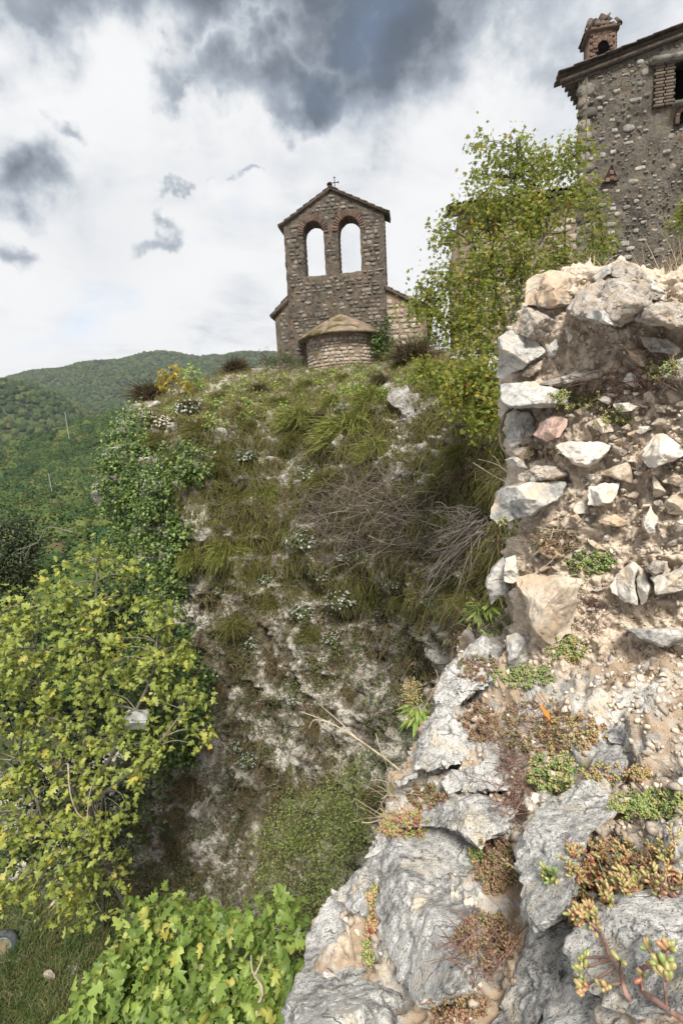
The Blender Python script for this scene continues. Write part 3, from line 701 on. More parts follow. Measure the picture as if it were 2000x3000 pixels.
def masonry(rects, inside, rng, hmin, hmax, wmin, wmax, keep):
    """coursed rubble: list of (x, z, w, h) over the rectangle, where inside(x, z, w, h)"""
    out = []
    x0, x1, z0, z1 = rects; z = z0
    while z < z1:
        h = rng.uniform(hmin, hmax); x = x0 + rng.uniform(-.1, 0)
        while x < x1:
            wd_ = rng.uniform(wmin, wmax) * (1.5 if rng.random() < .12 else 1)
            hh = h * rng.uniform(.7, 1.0)
            if rng.random() < keep(x + wd_ / 2, z + h / 2) and inside(x + wd_ / 2, z + h / 2, wd_, hh):
                out.append((x + wd_ / 2, z + h / 2 + rng.uniform(-.015, .015), wd_ * rng.uniform(.82, .97), hh))
            x += wd_
        z += h
    return out
def set_stones(parent, items, lib, place, depth, rng, nmax=300, name='stone'):
    """place(x, z) -> (location, rotation about z) in the parent's own space"""
    items = sorted(items, key=lambda q: -q[2] * q[3])
    rest = Acc()
    for k, (x, z, w_, h_) in enumerate(items):
        me, V, F = lib[rng.integers(len(lib))]
        loc, rz = place(x, z); tilt = rng.uniform(-.09, .09); dp = depth * rng.uniform(.6, 1.25)
        Mx = Matrix.Translation(loc) @ Matrix.Rotation(rz, 4, 'Z') @ Matrix.Rotation(tilt, 4, 'Y') @ Matrix.Diagonal((w_, dp, h_, 1))
        if k < nmax:
            o = add(name, me, parent); o.matrix_local = Mx
        else:
            A = np.array(Mx); rest.add(V @ A[:3, :3].T + A[:3, 3], F, rng.random())
    if rest.n:
        add('small_' + name + 's', rest.mesh('small_stones', lib[0][0].materials[0]), parent, kind='stuff')

def skin_wall(xs, rows, y0, y1, thick_noise=0.02, seed=0):
    """front/back wall from columns of z-values; rows[i] = list of (z array, solid flags between); returns V,F"""
    nx, nz = rows.shape; solid = np.ones((nx - 1, nz - 1), bool)
    return solid

# --- church: bell gable, nave wall and apse
CH_Y = math.radians(-9)
CH_O = P(994, 1066, 24.0)
church = thing('church_belfry', 'old stone bell gable with two open arches above a small apse', 'church', CH_O, CH_Y)
church.scale = (.91, .95, 1.0)
def arch_wall():
    sill, spring = 4.02, 5.82
    OP = [(-1.54, -0.47), (0.24, 1.36)]
    xs = []
    segs = [(-2.5, -1.54, 14), (-1.54, -.47, 22), (-.47, .24, 10), (.24, 1.36, 22), (1.36, 2.55, 16)]
    for a, b, n in segs: xs += list(np.linspace(a, b, n, endpoint=False))
    xs.append(2.55); xs = np.array(xs)
    roof = np.where(xs < -.02, 7.58 - (-.02 - xs) * 0.50, 7.58 - (xs + .02) * 0.47)
    arc = np.full(len(xs), spring); hole = np.zeros(len(xs) - 1, bool)
    for a, b in OP:
        c = (a + b) / 2; r = (b - a) / 2
        k = (xs >= a - 1e-6) & (xs <= b + 1e-6)
        arc[k] = spring + np.sqrt(np.maximum(0, r * r - (xs[k] - c) ** 2)) * 1.06
        hole |= ((xs[:-1] + xs[1:]) / 2 > a) & ((xs[:-1] + xs[1:]) / 2 < b)
    nA, nB, nC = 26, 16, 18
    Z = np.concatenate([np.linspace(-1.2, sill, nA, endpoint=False)[None] * np.ones((len(xs), 1)),
                        sill + (arc - sill)[:, None] * np.linspace(0, 1, nB, endpoint=False)[None],
                        arc[:, None] + (roof - arc)[:, None] * np.linspace(0, 1, nC)[None]], 1)
    nz = Z.shape[1]; nx = len(xs)
    X = np.repeat(xs[:, None], nz, 1)
    fr = np.stack([X, np.zeros_like(X), Z], -1); bk = fr + [0, 0.85, 0]
    for G, s in ((fr, 0), (bk, 50)):
        for ax, am in ((0, .075), (1, .05), (2, .05)):
            G[..., ax] += am * fbm(G / 0.28 + s + ax * 9, 3) * (0.55 if ax != 1 else 1)
    V = np.concatenate([fr.reshape(-1, 3), bk.reshape(-1, 3)]); N = nx * nz
    sol = np.ones((nx - 1, nz - 1), bool); sol[hole, nA:nA + nB] = False
    I = lambda i, j, b=0: b * N + i * nz + j
    F = []
    for i in range(nx - 1):
        for j in range(nz - 1):
            if not sol[i, j]: continue
            F.append((I(i, j), I(i + 1, j), I(i + 1, j + 1), I(i, j + 1)))
            F.append((I(i, j + 1, 1), I(i + 1, j + 1, 1), I(i + 1, j, 1), I(i, j, 1)))
            for (di, dj, e) in ((-1, 0, ((i, j), (i, j + 1))), (1, 0, ((i + 1, j + 1), (i + 1, j))), (0, -1, ((i + 1, j), (i, j))), (0, 1, ((i, j + 1), (i + 1, j + 1)))):
                a, b = i + di, j + dj
                if not (0 <= a < nx - 1 and 0 <= b < nz - 1) or not sol[a, b]:
                    F.append((I(*e[0]), I(*e[1]), I(*e[1], 1), I(*e[0], 1)))
    return V, np.array(F), OP, sill, spring
aV, aF, OP, SILL, SPR = arch_wall()
add('bell_gable', mesh_np('bell_gable', aV, aF, M['belfry'], False), church)
rng = np.random.default_rng(41)
def in_gable(x, z, w_, h_):
    roof = 7.58 - ((-.02 - x) * 0.50 if x < -.02 else (x + .02) * 0.47)
    if z + h_ / 2 > roof - .14 or abs(x - .02) + w_ / 2 > 2.53: return False
    for a, b in OP:
        c = (a + b) / 2; r = (b - a) / 2
        if a - w_ / 2 - .02 < x < b + w_ / 2 + .02 and SILL - h_ / 2 - .1 < z < SPR + .1: return False
        if math.hypot(x - c, z - SPR) < r + .30 + h_ / 2 and z > SPR - .1: return False
    if z < 1.9 - abs(x - .1) * .55 and abs(x - .1) < 1.9: return False
    return True
keepf = lambda x, z: 0.86 if (z > 3.9 or x > 1.0) else 0.62
items = masonry((-2.5, 2.5, -.2, 7.5), in_gable, rng, .11, .23, .16, .42, keepf)
set_stones(church, items, BS, lambda x, z: (Vector((x, .015, z)), 0), .062, rng, 300)
# quoins on the right end and jamb stones in the arches
acc = Acc()
for xq, z0_, z1_, y0_ in ((2.55, 2.9, 6.25, .42), (-1.54, 4.05, 5.8, .42), (.24, 4.05, 5.8, .42)):
    z = z0_
    while z < z1_:
        h = rng.uniform(.14, .24)
        for y in (.16, .44, .70):
            me, V, F = BS[rng.integers(9)]
            sx = 1
            Q = np.array(Matrix.Translation((xq - .015, y, z + h / 2)) @ Matrix.Rotation(math.radians(90), 4, 'Z') @ Matrix.Diagonal((.27, .05, h * .93, 1)))
            acc.add(V @ Q[:3, :3].T + Q[:3, 3], F, rng.random())
        z += h
add('jamb_stones', acc.mesh('jamb_stones', M['belfry_stone']), church, kind='stuff')
# brick arches
for a, b in OP:
    c = (a + b) / 2; r = (b - a) / 2 + .13
    for k in range(19):
        t = math.pi * (k + .5) / 19
        o = add('arch_brick', BK[k % 3][0], church)
        o.matrix_local = Matrix.Translation((c + r * math.cos(t), .03, SPR + r * 1.05 * math.sin(t))) @ Matrix.Rotation(-(t - math.pi / 2), 4, 'Y') @ Matrix.Diagonal((.085, .07, .26, 1))
    # soffit of the arch
    for k in range(15):
        t = math.pi * (k + .5) / 15
        o = add('arch_brick', BK[k % 3][0], church)
        o.matrix_local = Matrix.Translation((c + (r - .12) * math.cos(t), .46, SPR + (r - .12) * 1.06 * math.sin(t))) @ Matrix.Rotation(-(t - math.pi / 2), 4, 'Y') @ Matrix.Diagonal((.10, .38, .05, 1))
# curved roof tiles
def tile_mesh(name, w0, w1, L, h, mat, seg=6):
    a = np.linspace(0, math.pi, seg + 1)
    V = []
    for (y, ww, hh) in ((0, w0, h), (L, w1, h * .85)):
        for s in (1.0, .82):
            V += [(-math.cos(t) * ww / 2 * s, y, math.sin(t) * hh * s) for t in a]
    n = seg + 1; F = []
    for j in range(seg):
        F += [(j, j + 1, 2 * n + j + 1, 2 * n + j), (n + j + 1, n + j, 3 * n + j, 3 * n + j + 1), (j + 1, j, n + j, n + j + 1), (2 * n + j, 2 * n + j + 1, 3 * n + j + 1, 3 * n + j)]
    F += [(0, 2 * n, 3 * n, n), (seg, n + seg, 3 * n + seg, 2 * n + seg)]
    return mesh_np(name, np.array(V), np.array(F), mat, False)
TILE = tile_mesh('roof_tile', .21, .17, .42, .085, M['tile'])
def slab(name, pts, th, mat, parent, axis='z'):
    """thick flat slab over a quad"""
    p = np.array(pts, float); n = np.cross(p[1] - p[0], p[3] - p[0]); n /= np.linalg.norm(n)
    if n[2] < 0: n = -n
    V = np.concatenate([p, p + n * th])
    F = np.array([(3, 2, 1, 0), (4, 5, 6, 7), (0, 1, 5, 4), (1, 2, 6, 5), (2, 3, 7, 6), (3, 0, 4, 7)])
    return add(name, mesh_np(name, V, F, mat, False), parent)
def tile_slope(parent, A, Bp, width, rows, cols, rng, up=None):
    """tiles on the roof plane from eave A to ridge B (local points at the near verge), 'width' along +y"""
    A = Vector(A); Bp = Vector(Bp); d = (Bp - A); L = d.length; d.normalize()
    side = Vector((0, 1, 0)); nrm = d.cross(side)
    if nrm.z < 0: nrm = -nrm
    x = d.cross(nrm); 
    for i in range(rows):
        for j in range(cols):
            o = add('roof_tile', TILE, parent)
            pos = A + d * (L * i / rows) + side * (width * (j + .5) / cols) + nrm * (.02 + .012 * rng.random())
            R = Matrix((x, d, nrm)).transposed().to_4x4()
            o.matrix_local = Matrix.Translation(pos) @ R @ Matrix.Rotation(rng.uniform(-.06, .06), 4, 'Z') @ Matrix.Rotation(-.05 + rng.uniform(-.03, .03), 4, 'X') @ Matrix.Diagonal((1, L / rows / .36, 1, 1))
for (ex, ez) in ((-2.74, 6.24), (2.82, 6.26)):
    slab('gable_coping', [(ex, -.13, ez), (-.02, -.13, 7.60), (-.02, .98, 7.60), (ex, .98, ez)], .05, M['tile'], church)
    tile_slope(church, (ex, -.16, ez + .05), (-.02, -.16, 7.65), 1.15, 8, 5, rng)
for k in range(3):
    o = add('ridge_tile', TILE, church); o.matrix_local = Matrix.Translation((-.02, -.18 + k * .38, 7.75)) @ Matrix.Diagonal((1.25, 1, 1.2, 1))
# iron cross on the gable
cr = thing('iron_cross', 'small black iron cross on the peak of the bell gable', 'cross', Vector(CH_O) + Matrix.Rotation(CH_Y, 3, 'Z') @ Vector((.17, .2, 7.62)), CH_Y)
def bar(a, b, w_=.035):
    a = np.array(a, float); b = np.array(b, float); return tube([a, (a + b) / 2, b], w_ / 2, 6)
for nm, a, b in (('upright', (0, 0, 0), (0, 0, .56)), ('crossbar', (-.17, 0, .34), (.17, 0, .34))):
    V, F = bar(a, b); ac = Acc(); ac.add(V, F)
    for e in ((a, b) if nm == 'crossbar' else (b,)):
        e = np.array(e); dirn = np.array((.045, 0, 0)) if nm == 'upright' else np.array((0, 0, .045))
        V, F = bar(e - dirn, e + dirn, .04); ac.add(V, F)
    add(nm, ac.mesh(nm, M['iron'], False), cr)
# nave end wall left and right of the gable
def plate(name, pts, y0, y1, mat, parent, nz=.03):
    """upright wall piece from an outline in x/z, cut into a fine grid for a rough face"""
    p = np.array(pts, float); x0, x1 = p[:, 0].min(), p[:, 0].max()
    n = 26; xs = np.linspace(x0, x1, n)
    o = np.concatenate([p, p[:1]])
    lo = np.full(n, 1e9); hi = np.full(n, -1e9)
    for a, b in zip(o[:-1], o[1:]):
        if abs(a[0] - b[0]) < 1e-9: continue
        t = (xs - a[0]) / (b[0] - a[0]); k = (t >= -1e-9) & (t <= 1 + 1e-9); z = a[1] + t * (b[1] - a[1])
        lo[k] = np.minimum(lo[k], z[k]); hi[k] = np.maximum(hi[k], z[k])
    m = 22; Z = lo[:, None] + (hi - lo)[:, None] * np.linspace(0, 1, m)[None]
    fr = np.stack([np.repeat(xs[:, None], m, 1), np.full((n, m), y0), Z], -1); bk = fr.copy(); bk[..., 1] = y1
    fr[..., 1] += nz * fbm(fr / .25 + 4, 3)
    N = n * m; F = list(grid_faces(n, m)) + [tuple(q + N for q in f[::-1]) for f in grid_faces(n, m)]
    I = lambda i, j, b=0: b * N + i * m + j
    for i in range(n - 1): F += [(I(i, 0), I(i, 0, 1), I(i + 1, 0, 1), I(i + 1, 0)), (I(i, m - 1), I(i + 1, m - 1), I(i + 1, m - 1, 1), I(i, m - 1, 1))]
    for j in range(m - 1): F += [(I(0, j), I(0, j + 1), I(0, j + 1, 1), I(0, j, 1)), (I(n - 1, j), I(n - 1, j, 1), I(n - 1, j + 1, 1), I(n - 1, j + 1))]
    return add(name, mesh_np(name, np.concatenate([fr.reshape(-1, 3), bk.reshape(-1, 3)]), np.array(F)[:, ::-1], mat, False), parent)
plate('nave_wall', [(-3.25, -1.2), (-2.48, -1.2), (-2.48, 2.95), (-3.25, 2.30)], .03, .9, M['belfry'], church)
plate('nave_wall', [(2.53, -1.2), (4.5, -1.2), (4.5, 2.0), (2.53, 3.05)], .03, .9, M['apse_mortar'], church)
# long side walls of the nave behind
def boxm(name, x0, x1, y0, y1, z0, z1, mat, parent):
    V = np.array([(x, y, z) for z in (z0, z1) for y in (y0, y1) for x in (x0, x1)])
    F = np.array([(0, 2, 3, 1), (4, 5, 7, 6), (0, 1, 5, 4), (2, 6, 7, 3), (0, 4, 6, 2), (1, 3, 7, 5)])
    return add(name, mesh_np(name, V, F, mat, False), parent)
boxm('side_wall', -3.15, -2.6, .9, 9, -1.2, 2.3, M['belfry'], church)
boxm('side_wall', 4.0, 4.5, .9, 9, -1.2, 1.98, M['apse_mortar'], church)
L1 = masonry((-3.15, -2.5, -.3, 2.9), lambda x, z, a, b: x - a / 2 > -3.16 and x + a / 2 < -2.48 and z < 2.2 + (x + 3.15) * .9, rng, .13, .22, .18, .34, lambda x, z: .8)
set_stones(church, L1, BS, lambda x, z: (Vector((x, .04, z)), 0), .055, rng, 40)
L2 = masonry((2.55, 4.5, 0.2, 3), lambda x, z, a, b: x + a / 2 < 4.5 and z + b / 2 < 2.9 - (x - 2.53) * .53, rng, .15, .30, .2, .46, lambda x, z: .93)
set_stones(church, L2, AS, lambda x, z: (Vector((x, .04, z)), 0), .055, rng, 90)
for pts in ([(-3.42, -.12, 2.30), (-2.45, -.12, 3.08), (-2.45, 9, 3.08), (-3.42, 9, 2.30)], [(4.8, -.12, 1.92), (2.5, -.12, 3.12), (2.5, 9, 3.12), (4.8, 9, 1.92)]):
    slab('nave_roof', pts, .10, M['tile'], church)
tile_slope(church, (-3.46, -.15, 2.38), (-2.5, -.15, 3.17), .9, 3, 4, rng)
tile_slope(church, (4.84, -.15, 2.0), (2.5, -.15, 3.22), .9, 7, 4, rng)
# apse: half drum and conical cement roof
def apse():
    R, zc = 1.86, 1.08; n = 60; m = 16
    t = np.linspace(math.pi, 2 * math.pi, n); z = np.linspace(-1.4, zc, m)
    G = np.zeros((n, m, 3)); G[..., 0] = .25 + R * np.cos(t)[:, None]; G[..., 1] = R * .92 * np.sin(t)[:, None]; G[..., 2] = z[None]
    nr = np.stack([np.cos(t), np.sin(t), 0 * t], 1)[:, None, :]
    G = G + nr * (.03 * fbm(G / .25, 3))[..., None]
    add('apse_wall', mesh_np('apse_wall', G.reshape(-1, 3), grid_faces(n, m), M['apse_mortar'], True), church)
    items = masonry((0, math.pi * R, -.45, zc - .03), lambda x, z, a, b: z + b / 2 < zc - .02, rng, .11, .2, .16, .38, lambda x, z: .88)
    def pl(x, z):
        a = math.pi + x / R
        return Vector((.25 + R * math.cos(a), R * .92 * math.sin(a), z)), a + math.pi / 2
    set_stones(church, items, AS, pl, .05, rng, 200)
    Ro = 2.27; prof = [(1.0, 1.02), (1.02, 1.08), (.99, 1.15), (.75, 1.45), (.5, 1.76), (.25, 2.04), (.02, 2.22)]
    t = np.linspace(math.pi - .02, 2 * math.pi + .02, 64); rows = [[(.25 + Ro * .8 * math.cos(a), Ro * .75 * math.sin(a), 1.08) for a in t]]
    for s, zz_ in prof: rows.append([(.25 + (Ro * s) * math.cos(a) - (1 - s) * .08, Ro * .95 * s * math.sin(a), zz_) for a in t])
    G = np.array(rows); G[..., 2] += .025 * fbm(G / .4, 3); G[..., :2] += (.02 * fbm(G / .2 + 7, 3))[..., None]
    add('apse_roof', mesh_np('apse_roof', G.reshape(-1, 3), grid_faces(*G.shape[:2]), M['cone'], True), church)
apse()

# --- the tall house on the right
H_Y = math.radians(-11)
H_O = P(1687, 860, 13.0)
house = thing('stone_house', 'tall rough stone house with brick chimney and triangular wall niche', 'house', H_O, H_Y)
HT = 5.0; GS = 0.205
def hroof(x): return HT + GS * x
def house_wall():
    W = 7.0; xs = np.linspace(0, W, 150); m = 120
    WIN = (2.10, 3.6, 4.0, 4.93); TRI = (.86, 3.02, .40)
    Z = -2.5 + (hroof(xs) + 2.5)[:, None] * np.linspace(0, 1, m)[None]
    fr = np.stack([np.repeat(xs[:, None], m, 1), np.zeros((150, m)), Z], -1)
    fr[..., 1] += .05 * fbm(fr / .5, 3) + .035 * fbm(fr / .12 + 3, 3, .6)
    fr[0, :, 0] += .03 * fbm(fr[0] / .2, 3); 
    F = grid_faces(150, m)[:, ::-1]; F = F[:, ::-1]
    c = fr.reshape(-1, 3)[F].mean(1)
    keep = ~((c[:, 0] > WIN[0]) & (c[:, 0] < WIN[1]) & (c[:, 2] > WIN[2]) & (c[:, 2] < WIN[3]))
    return fr.reshape(-1, 3), F[keep], WIN
hV, hF, WIN = house_wall()
add('front_wall', mesh_np('front_wall', hV, hF[:, ::-1], M['house'], True), house)
# skewed side wall running back, and far end
sk = Vector((math.sin(math.radians(40)), math.cos(math.radians(40)), 0)); sk = Matrix.Rotation(-H_Y, 3, 'Z') @ sk
def quadm(name, pts, mat, parent):
    return add(name, mesh_np(name, np.array([tuple(p) for p in pts]), np.array([(0, 1, 2, 3)]), mat, False), parent)
e = sk * 7
slab('side_wall', [(0, 0.02, -2.5), (e.x, e.y, -2.5), (e.x, e.y, HT - .02), (0, 0.02, HT - .02)], .2, M['house'], house)
def beam(name, a, b, w_, h_, mat, parent):
    a = np.array(a, float); b = np.array(b, float); d = b - a; L = np.linalg.norm(d); d /= L
    s = np.cross(d, (0, 0, 1)); s /= np.linalg.norm(s) + 1e-9; u = np.cross(s, d)
    V = np.array([p + s * i * w_ / 2 + u * j * h_ / 2 for p in (a, b) for i, j in ((-1, -1), (1, -1), (1, 1), (-1, 1))])
    F = np.array([(0, 1, 2, 3), (7, 6, 5, 4), (0, 4, 5, 1), (1, 5, 6, 2), (2, 6, 7, 3), (3, 7, 4, 0)])
    return add(name, mesh_np(name, V, F, mat, False), parent)
# roof: deck, verge tiles, eave rafters
up = Vector((1, 0, GS)); 
ev = Vector((-.42, -.10, HT - .42 * GS))
slab('roof_deck', [tuple(ev), tuple(ev + up * 7.6), tuple(ev + up * 7.6 + e), tuple(ev + e)], .06, M['wood'], house)
slab('roof_course', [tuple(ev + Vector((-.04, -.03, .065))), tuple(ev + up * 7.6 + Vector((0, -.03, .065))), tuple(ev + up * 7.6 + e + Vector((0, 0, .065))), tuple(ev + e + Vector((-.04, 0, .065)))], .05, M['tile'], house)
for i in range(22):
    for j in range(3):
        o = add('roof_tile', TILE, house)
        pos = ev + up * (-.06 + i * .34) + Vector((0, -.04 + j * .2, .125 + .01 * rng.random()))
        d = up.normalized(); side = Vector((0, 1, 0)); nrm = d.cross(side); nrm = nrm if nrm.z > 0 else -nrm
        o.matrix_local = Matrix.Translation(pos) @ Matrix((d.cross(nrm), d, nrm)).transposed().to_4x4() @ Matrix.Rotation(rng.uniform(-.07, .07), 4, 'Z') @ Matrix.Diagonal((1.05, 1, .75, 1))
for i in range(1, 16):
    o = add('eave_tile', TILE, house)
    pos = ev + sk * (i * .24) + Vector((-.10, 0, .12)); d = up.normalized(); nrm = d.cross(Vector((0, 1, 0))); nrm = nrm if nrm.z > 0 else -nrm
    o.matrix_local = Matrix.Translation(pos) @ Matrix((d.cross(nrm), d, nrm)).transposed().to_4x4() @ Matrix.Diagonal((1.05, 1.2, .75, 1))
for i in range(12):
    b0 = ev + sk * (.12 + i * .42) + Vector((.02, 0, -.05)); beam('rafter', b0, b0 + up * .9, .09, .09, M['wood'], house)
beam('verge_beam', ev + Vector((0, .03, -.03)), ev + up * 7.5 + Vector((0, .03, -.03)), .12, .07, M['wood'], house)
# stones showing in the render
rng2 = np.random.default_rng(77)
items = []
tries = 0
def hfree(x, z, w_, h_):
    if x - w_ / 2 < .02 or z + h_ / 2 > hroof(x) - .12: return False
    if WIN[0] - .55 < x < WIN[1] + .2 and WIN[2] - .5 < z < WIN[3] + .3: return False
    if abs(x - .74) < .27 + w_ / 2 and 2.45 - h_ / 2 < z < 2.95 + h_ / 2: return False
    for (a, b, c, d) in items:
        if abs(a - x) < (c + w_) * .52 and abs(b - z) < (d + h_) * .52: return False
    return True
while len(items) < 640 and tries < 30000:
    tries += 1
    x = rng2.uniform(.1, 3.6); z = rng2.uniform(0, 5.6)
    big = .04 + .15 * rng2.random() ** 3.4
    w_ = big * rng2.uniform(.9, 1.9); h_ = big * rng2.uniform(.55, 1.0)
    if rng2.random() > .45 + .55 * (pnoise(np.array([x * 1.1, z * 1.1, 3.3])) > -.05): continue
    if hfree(x, z, w_, h_): items.append((x, z, w_, h_))
set_stones(house, items, HS, lambda x, z: (Vector((x, .005, z)), 0), .042, rng2, 290)
# quoins up the left corner
z = -.2
while z < HT - .2:
    h = rng2.uniform(.2, .34); w_ = rng2.uniform(.3, .5)
    o = add('quoin', BS[rng2.integers(9)][0], house); o.matrix_local = Matrix.Translation((w_ / 2 - .03, .0, z + h / 2)) @ Matrix.Diagonal((w_, .07, h * .95, 1))
    z += h
# triangular niche lined with terracotta
ni = Acc(); a0, zb, s = .55, 2.50, .38
tri = np.array([(a0, -.075, zb), (a0 + s, -.075, zb + .0), (a0 + s * .53, -.075, zb + .39)])
frm = (tri - tri.mean(0)) * 1.22 + tri.mean(0)
frm[:, 1] = -.03
bk = tri.copy(); bk[:, 1] = -.028
ni.add(np.concatenate([tri, bk]), np.array([(0, 1, 4, 3), (1, 2, 5, 4), (2, 0, 3, 5)])); 
add('niche_frame', ni.mesh('niche_frame', M['oxide'], False), house)
inn = tri.copy(); inn[:, 1] = -.058
niche = add('triangular_niche', mesh_np('triangular_niche', inn, np.array([(0, 1, 2)]), M['oxide'], False), house)
for (fx, fz) in ((.22, .09), (.12, .06), (.30, .06), (.21, .22)):
    o = add('niche_tile', BK[0][0], house); o.data = BK[0][0]; o.matrix_local = Matrix.Translation((a0 + fx, -.06, zb + fz)) @ Matrix.Diagonal((.09, .02, .09, 1))
JB = []
for k in range(3):
    me = BK[k][0].copy(); me.materials[0] = M['jamb']; JB.append(me)
# window with brick jamb, lintel, and a near-black panel painted as the unlit room
boxm('window_recess', WIN[0], WIN[1], .35, .4, WIN[2], WIN[3], M['dark'], house)
quadm('window_jamb', [(WIN[0], -.03, WIN[2]), (WIN[0], .36, WIN[2]), (WIN[0], .36, WIN[3]), (WIN[0], -.03, WIN[3])], M['brick'], house)
for k in range(14):
    for j in range(2):
        o = add('jamb_brick', JB[k % 3], house)
        wv_ = .24 if (k + j) % 2 else .17
        o.matrix_local = Matrix.Translation((WIN[0] - .12 - j * .22, -.02, WIN[2] + .035 + k * .068)) @ Matrix.Diagonal((wv_ * .95, .06, .055, 1))
beam('lintel', (WIN[0] - .55, -.08, WIN[3] + .05), (WIN[1] + .3, -.08, WIN[3] + .05), .22, .10, M['house_stone'], house)
beam('window_sill', (WIN[0] - .05, -.10, WIN[2] - .03), (WIN[1], -.10, WIN[2] - .03), .26, .07, M['house_stone'], house)
# small arched niche under the window, its shade a flat black sheet
na = Acc(); zc = 3.74; xc = 2.30
tt = np.linspace(0, math.pi, 9)
pts = [(xc - .09, zc - .17), (xc + .09, zc - .17)] + [(xc + .09 * math.cos(a), zc + .09 * math.sin(a)) for a in tt]
V = np.array([(x, -.06, z_) for x, z_ in pts] + [(xc, -.06, zc)]); n = len(pts)
na.add(V, np.array([(k, (k + 1) % n, n) for k in range(n)]))
add('niche_shade_panel', na.mesh('niche_shade_panel', M['dark'], False), house)
for k in range(9):
    a = math.pi * (k + .5) / 9; o = add('niche_brick', BK[k % 3][0], house)
    o.matrix_local = Matrix.Translation((xc + .13 * math.cos(a), -.05, zc + .13 * math.sin(a))) @ Matrix.Rotation(-(a - math.pi / 2), 4, 'Y') @ Matrix.Diagonal((.05, .05, .09, 1))
for sx in (-1, 1):
    o = add('niche_brick', BK[0][0], house); o.matrix_local = Matrix.Translation((xc + sx * .14, -.05, zc - .09)) @ Matrix.Diagonal((.09, .05, .17, 1))
# chimney with arched flue and ragged tile cap
ch = boxm('chimney', .38, .98, .55, 1.1, 4.9, 6.22, M['brick'], house)
def child_of(o, p): o.parent = p; return o
for k in range(15):
    for j in range(5):
        z_ = 5.12 + k * .075; x_ = .38 + .064 + j * .128 + (.064 if k % 2 else 0)
        if x_ > .95 or (abs(x_ - .68) < .16 and z_ < 5.98): continue
        o = add('brick', BK[(k + j) % 3][0], ch); o.matrix_local = Matrix.Translation((x_, .545, z_)) @ Matrix.Diagonal((.12, .03, .066, 1))
for k in range(15):
    for j in range(4):
        o = add('brick', BK[(k + j) % 3][0], ch); o.matrix_local = Matrix.Translation((.98, .62 + j * .13, 5.12 + k * .075)) @ Matrix.Rotation(math.radians(90), 4, 'Z') @ Matrix.Diagonal((.12, .03, .066, 1))
pts = [(.68 - .13, 5.1), (.68 + .13, 5.1)] + [(.68 + .13 * math.cos(a), 5.84 + .14 * math.sin(a)) for a in tt]
V = np.array([(x, .525, z_) for x, z_ in pts] + [(.68, .525, 5.6)]); n = len(pts)
fl = Acc(); fl.add(V, np.array([(k, (k + 1) % n, n) for k in range(n)])); add('flue_shade_panel', fl.mesh('flue_shade_panel', M['dark'], False), ch)  # flat black sheet on the solid chimney front, painted as flue shade
for k in range(11):
    a = math.pi * (k + .5) / 11; o = add('arch_brick', BK[k % 3][0], ch)
    o.matrix_local = Matrix.Translation((.68 + .18 * math.cos(a), .53, 5.84 + .19 * math.sin(a))) @ Matrix.Rotation(-(a - math.pi / 2), 4, 'Y') @ Matrix.Diagonal((.06, .04, .10, 1))
boxm('chimney_cap', .31, 1.05, .46, 1.19, 6.22, 6.29, M['brick'], ch)
for k in range(16):                       # upright and leaning tiles of the cap
    a = k / 16 * 2 * math.pi; o = add('cap_tile', TILE, ch)
    ca, sa = math.cos(a), math.sin(a); k2 = 1 / max(abs(ca), abs(sa))
    hx, hy = .36 * ca * k2, .32 * sa * k2
    o.matrix_local = Matrix.Translation((.68 + hx, .82 + hy, 6.27)) @ Matrix.Rotation(a + math.pi / 2, 4, 'Z') @ Matrix.Rotation(math.radians(58) + rng2.uniform(-.2, .2), 4, 'X') @ Matrix.Diagonal((.8, .42 + .25 * rng2.random(), .8, 1))
for k in range(7):
    o = add('cap_tile', TILE, ch); a = k * .9
    o.matrix_local = Matrix.Translation((.68 + .1 * math.cos(a), .82 + .1 * math.sin(a), 6.31 + .025 * k)) @ Matrix.Rotation(a, 4, 'Z') @ Matrix.Rotation(math.radians(35), 4, 'X') @ Matrix.Diagonal((1, .7, 1, 1))

# --- lower house behind the maple
L_O = P(1352, 1040, 20.0)
low = thing('low_stone_house', 'low pale stone house with tiled roof half hidden by the maple', 'house', L_O, math.radians(-9))
plate('front_wall', [(0, -2), (6.5, -2), (6.5, 5.42), (0, 5.30)], 0, .5, M['apse_mortar'], low)
boxm('side_wall', 0, .4, .5, 7, -2, 5.28, M['apse_mortar'], low)
rng3 = np.random.default_rng(5)
it = masonry((0, 6.4, .5, 7), lambda x, z, a, b: x - a / 2 > 0 and z + b / 2 < 5.2 and not (2.2 < x < 3.1 and 3.9 < z < 5.2), rng3, .18, .34, .28, .6, lambda x, z: .85)
set_stones(low, it, AS, lambda x, z: (Vector((x, 0.0, z)), 0), .06, rng3, 200)
boxm('window', 2.3, 2.95, -.05, .02, 4.0, 5.05, M['dark'], low)  # black box on the wall face, shade of the opening as colour
slab('roof_deck', [(-.3, -.35, 5.20), (6.8, -.35, 5.32), (6.8, 5, 7.1), (-.3, 5, 6.98)], .12, M['wood'], low)
dl = Vector((0, 5.35, 1.78)).normalized()
for j in range(34):
    for i in range(4):
        o = add('roof_tile', TILE, low); nrm = Vector((1, 0, 0)).cross(dl)
        o.matrix_local = Matrix.Translation(Vector((-.25 + j * .21, -.42, 5.33 + j * .0036)) + dl * (i * .40) + nrm * .01 * rng3.random()) @ Matrix((Vector((1, 0, 0)), dl, nrm)).transposed().to_4x4() @ Matrix.Rotation(rng3.uniform(-.06, .06), 4, 'Z') @ Matrix.Diagonal((1, 1.1, 1, 1))
for j in range(5):
    o = add('eave_tile', TILE, low); o.matrix_local = Matrix.Translation((-.42 + .05 * j, -.45, 5.26 + .03 * (j % 2))) @ Matrix.Rotation(rng3.uniform(-1, 1), 4, 'Z')
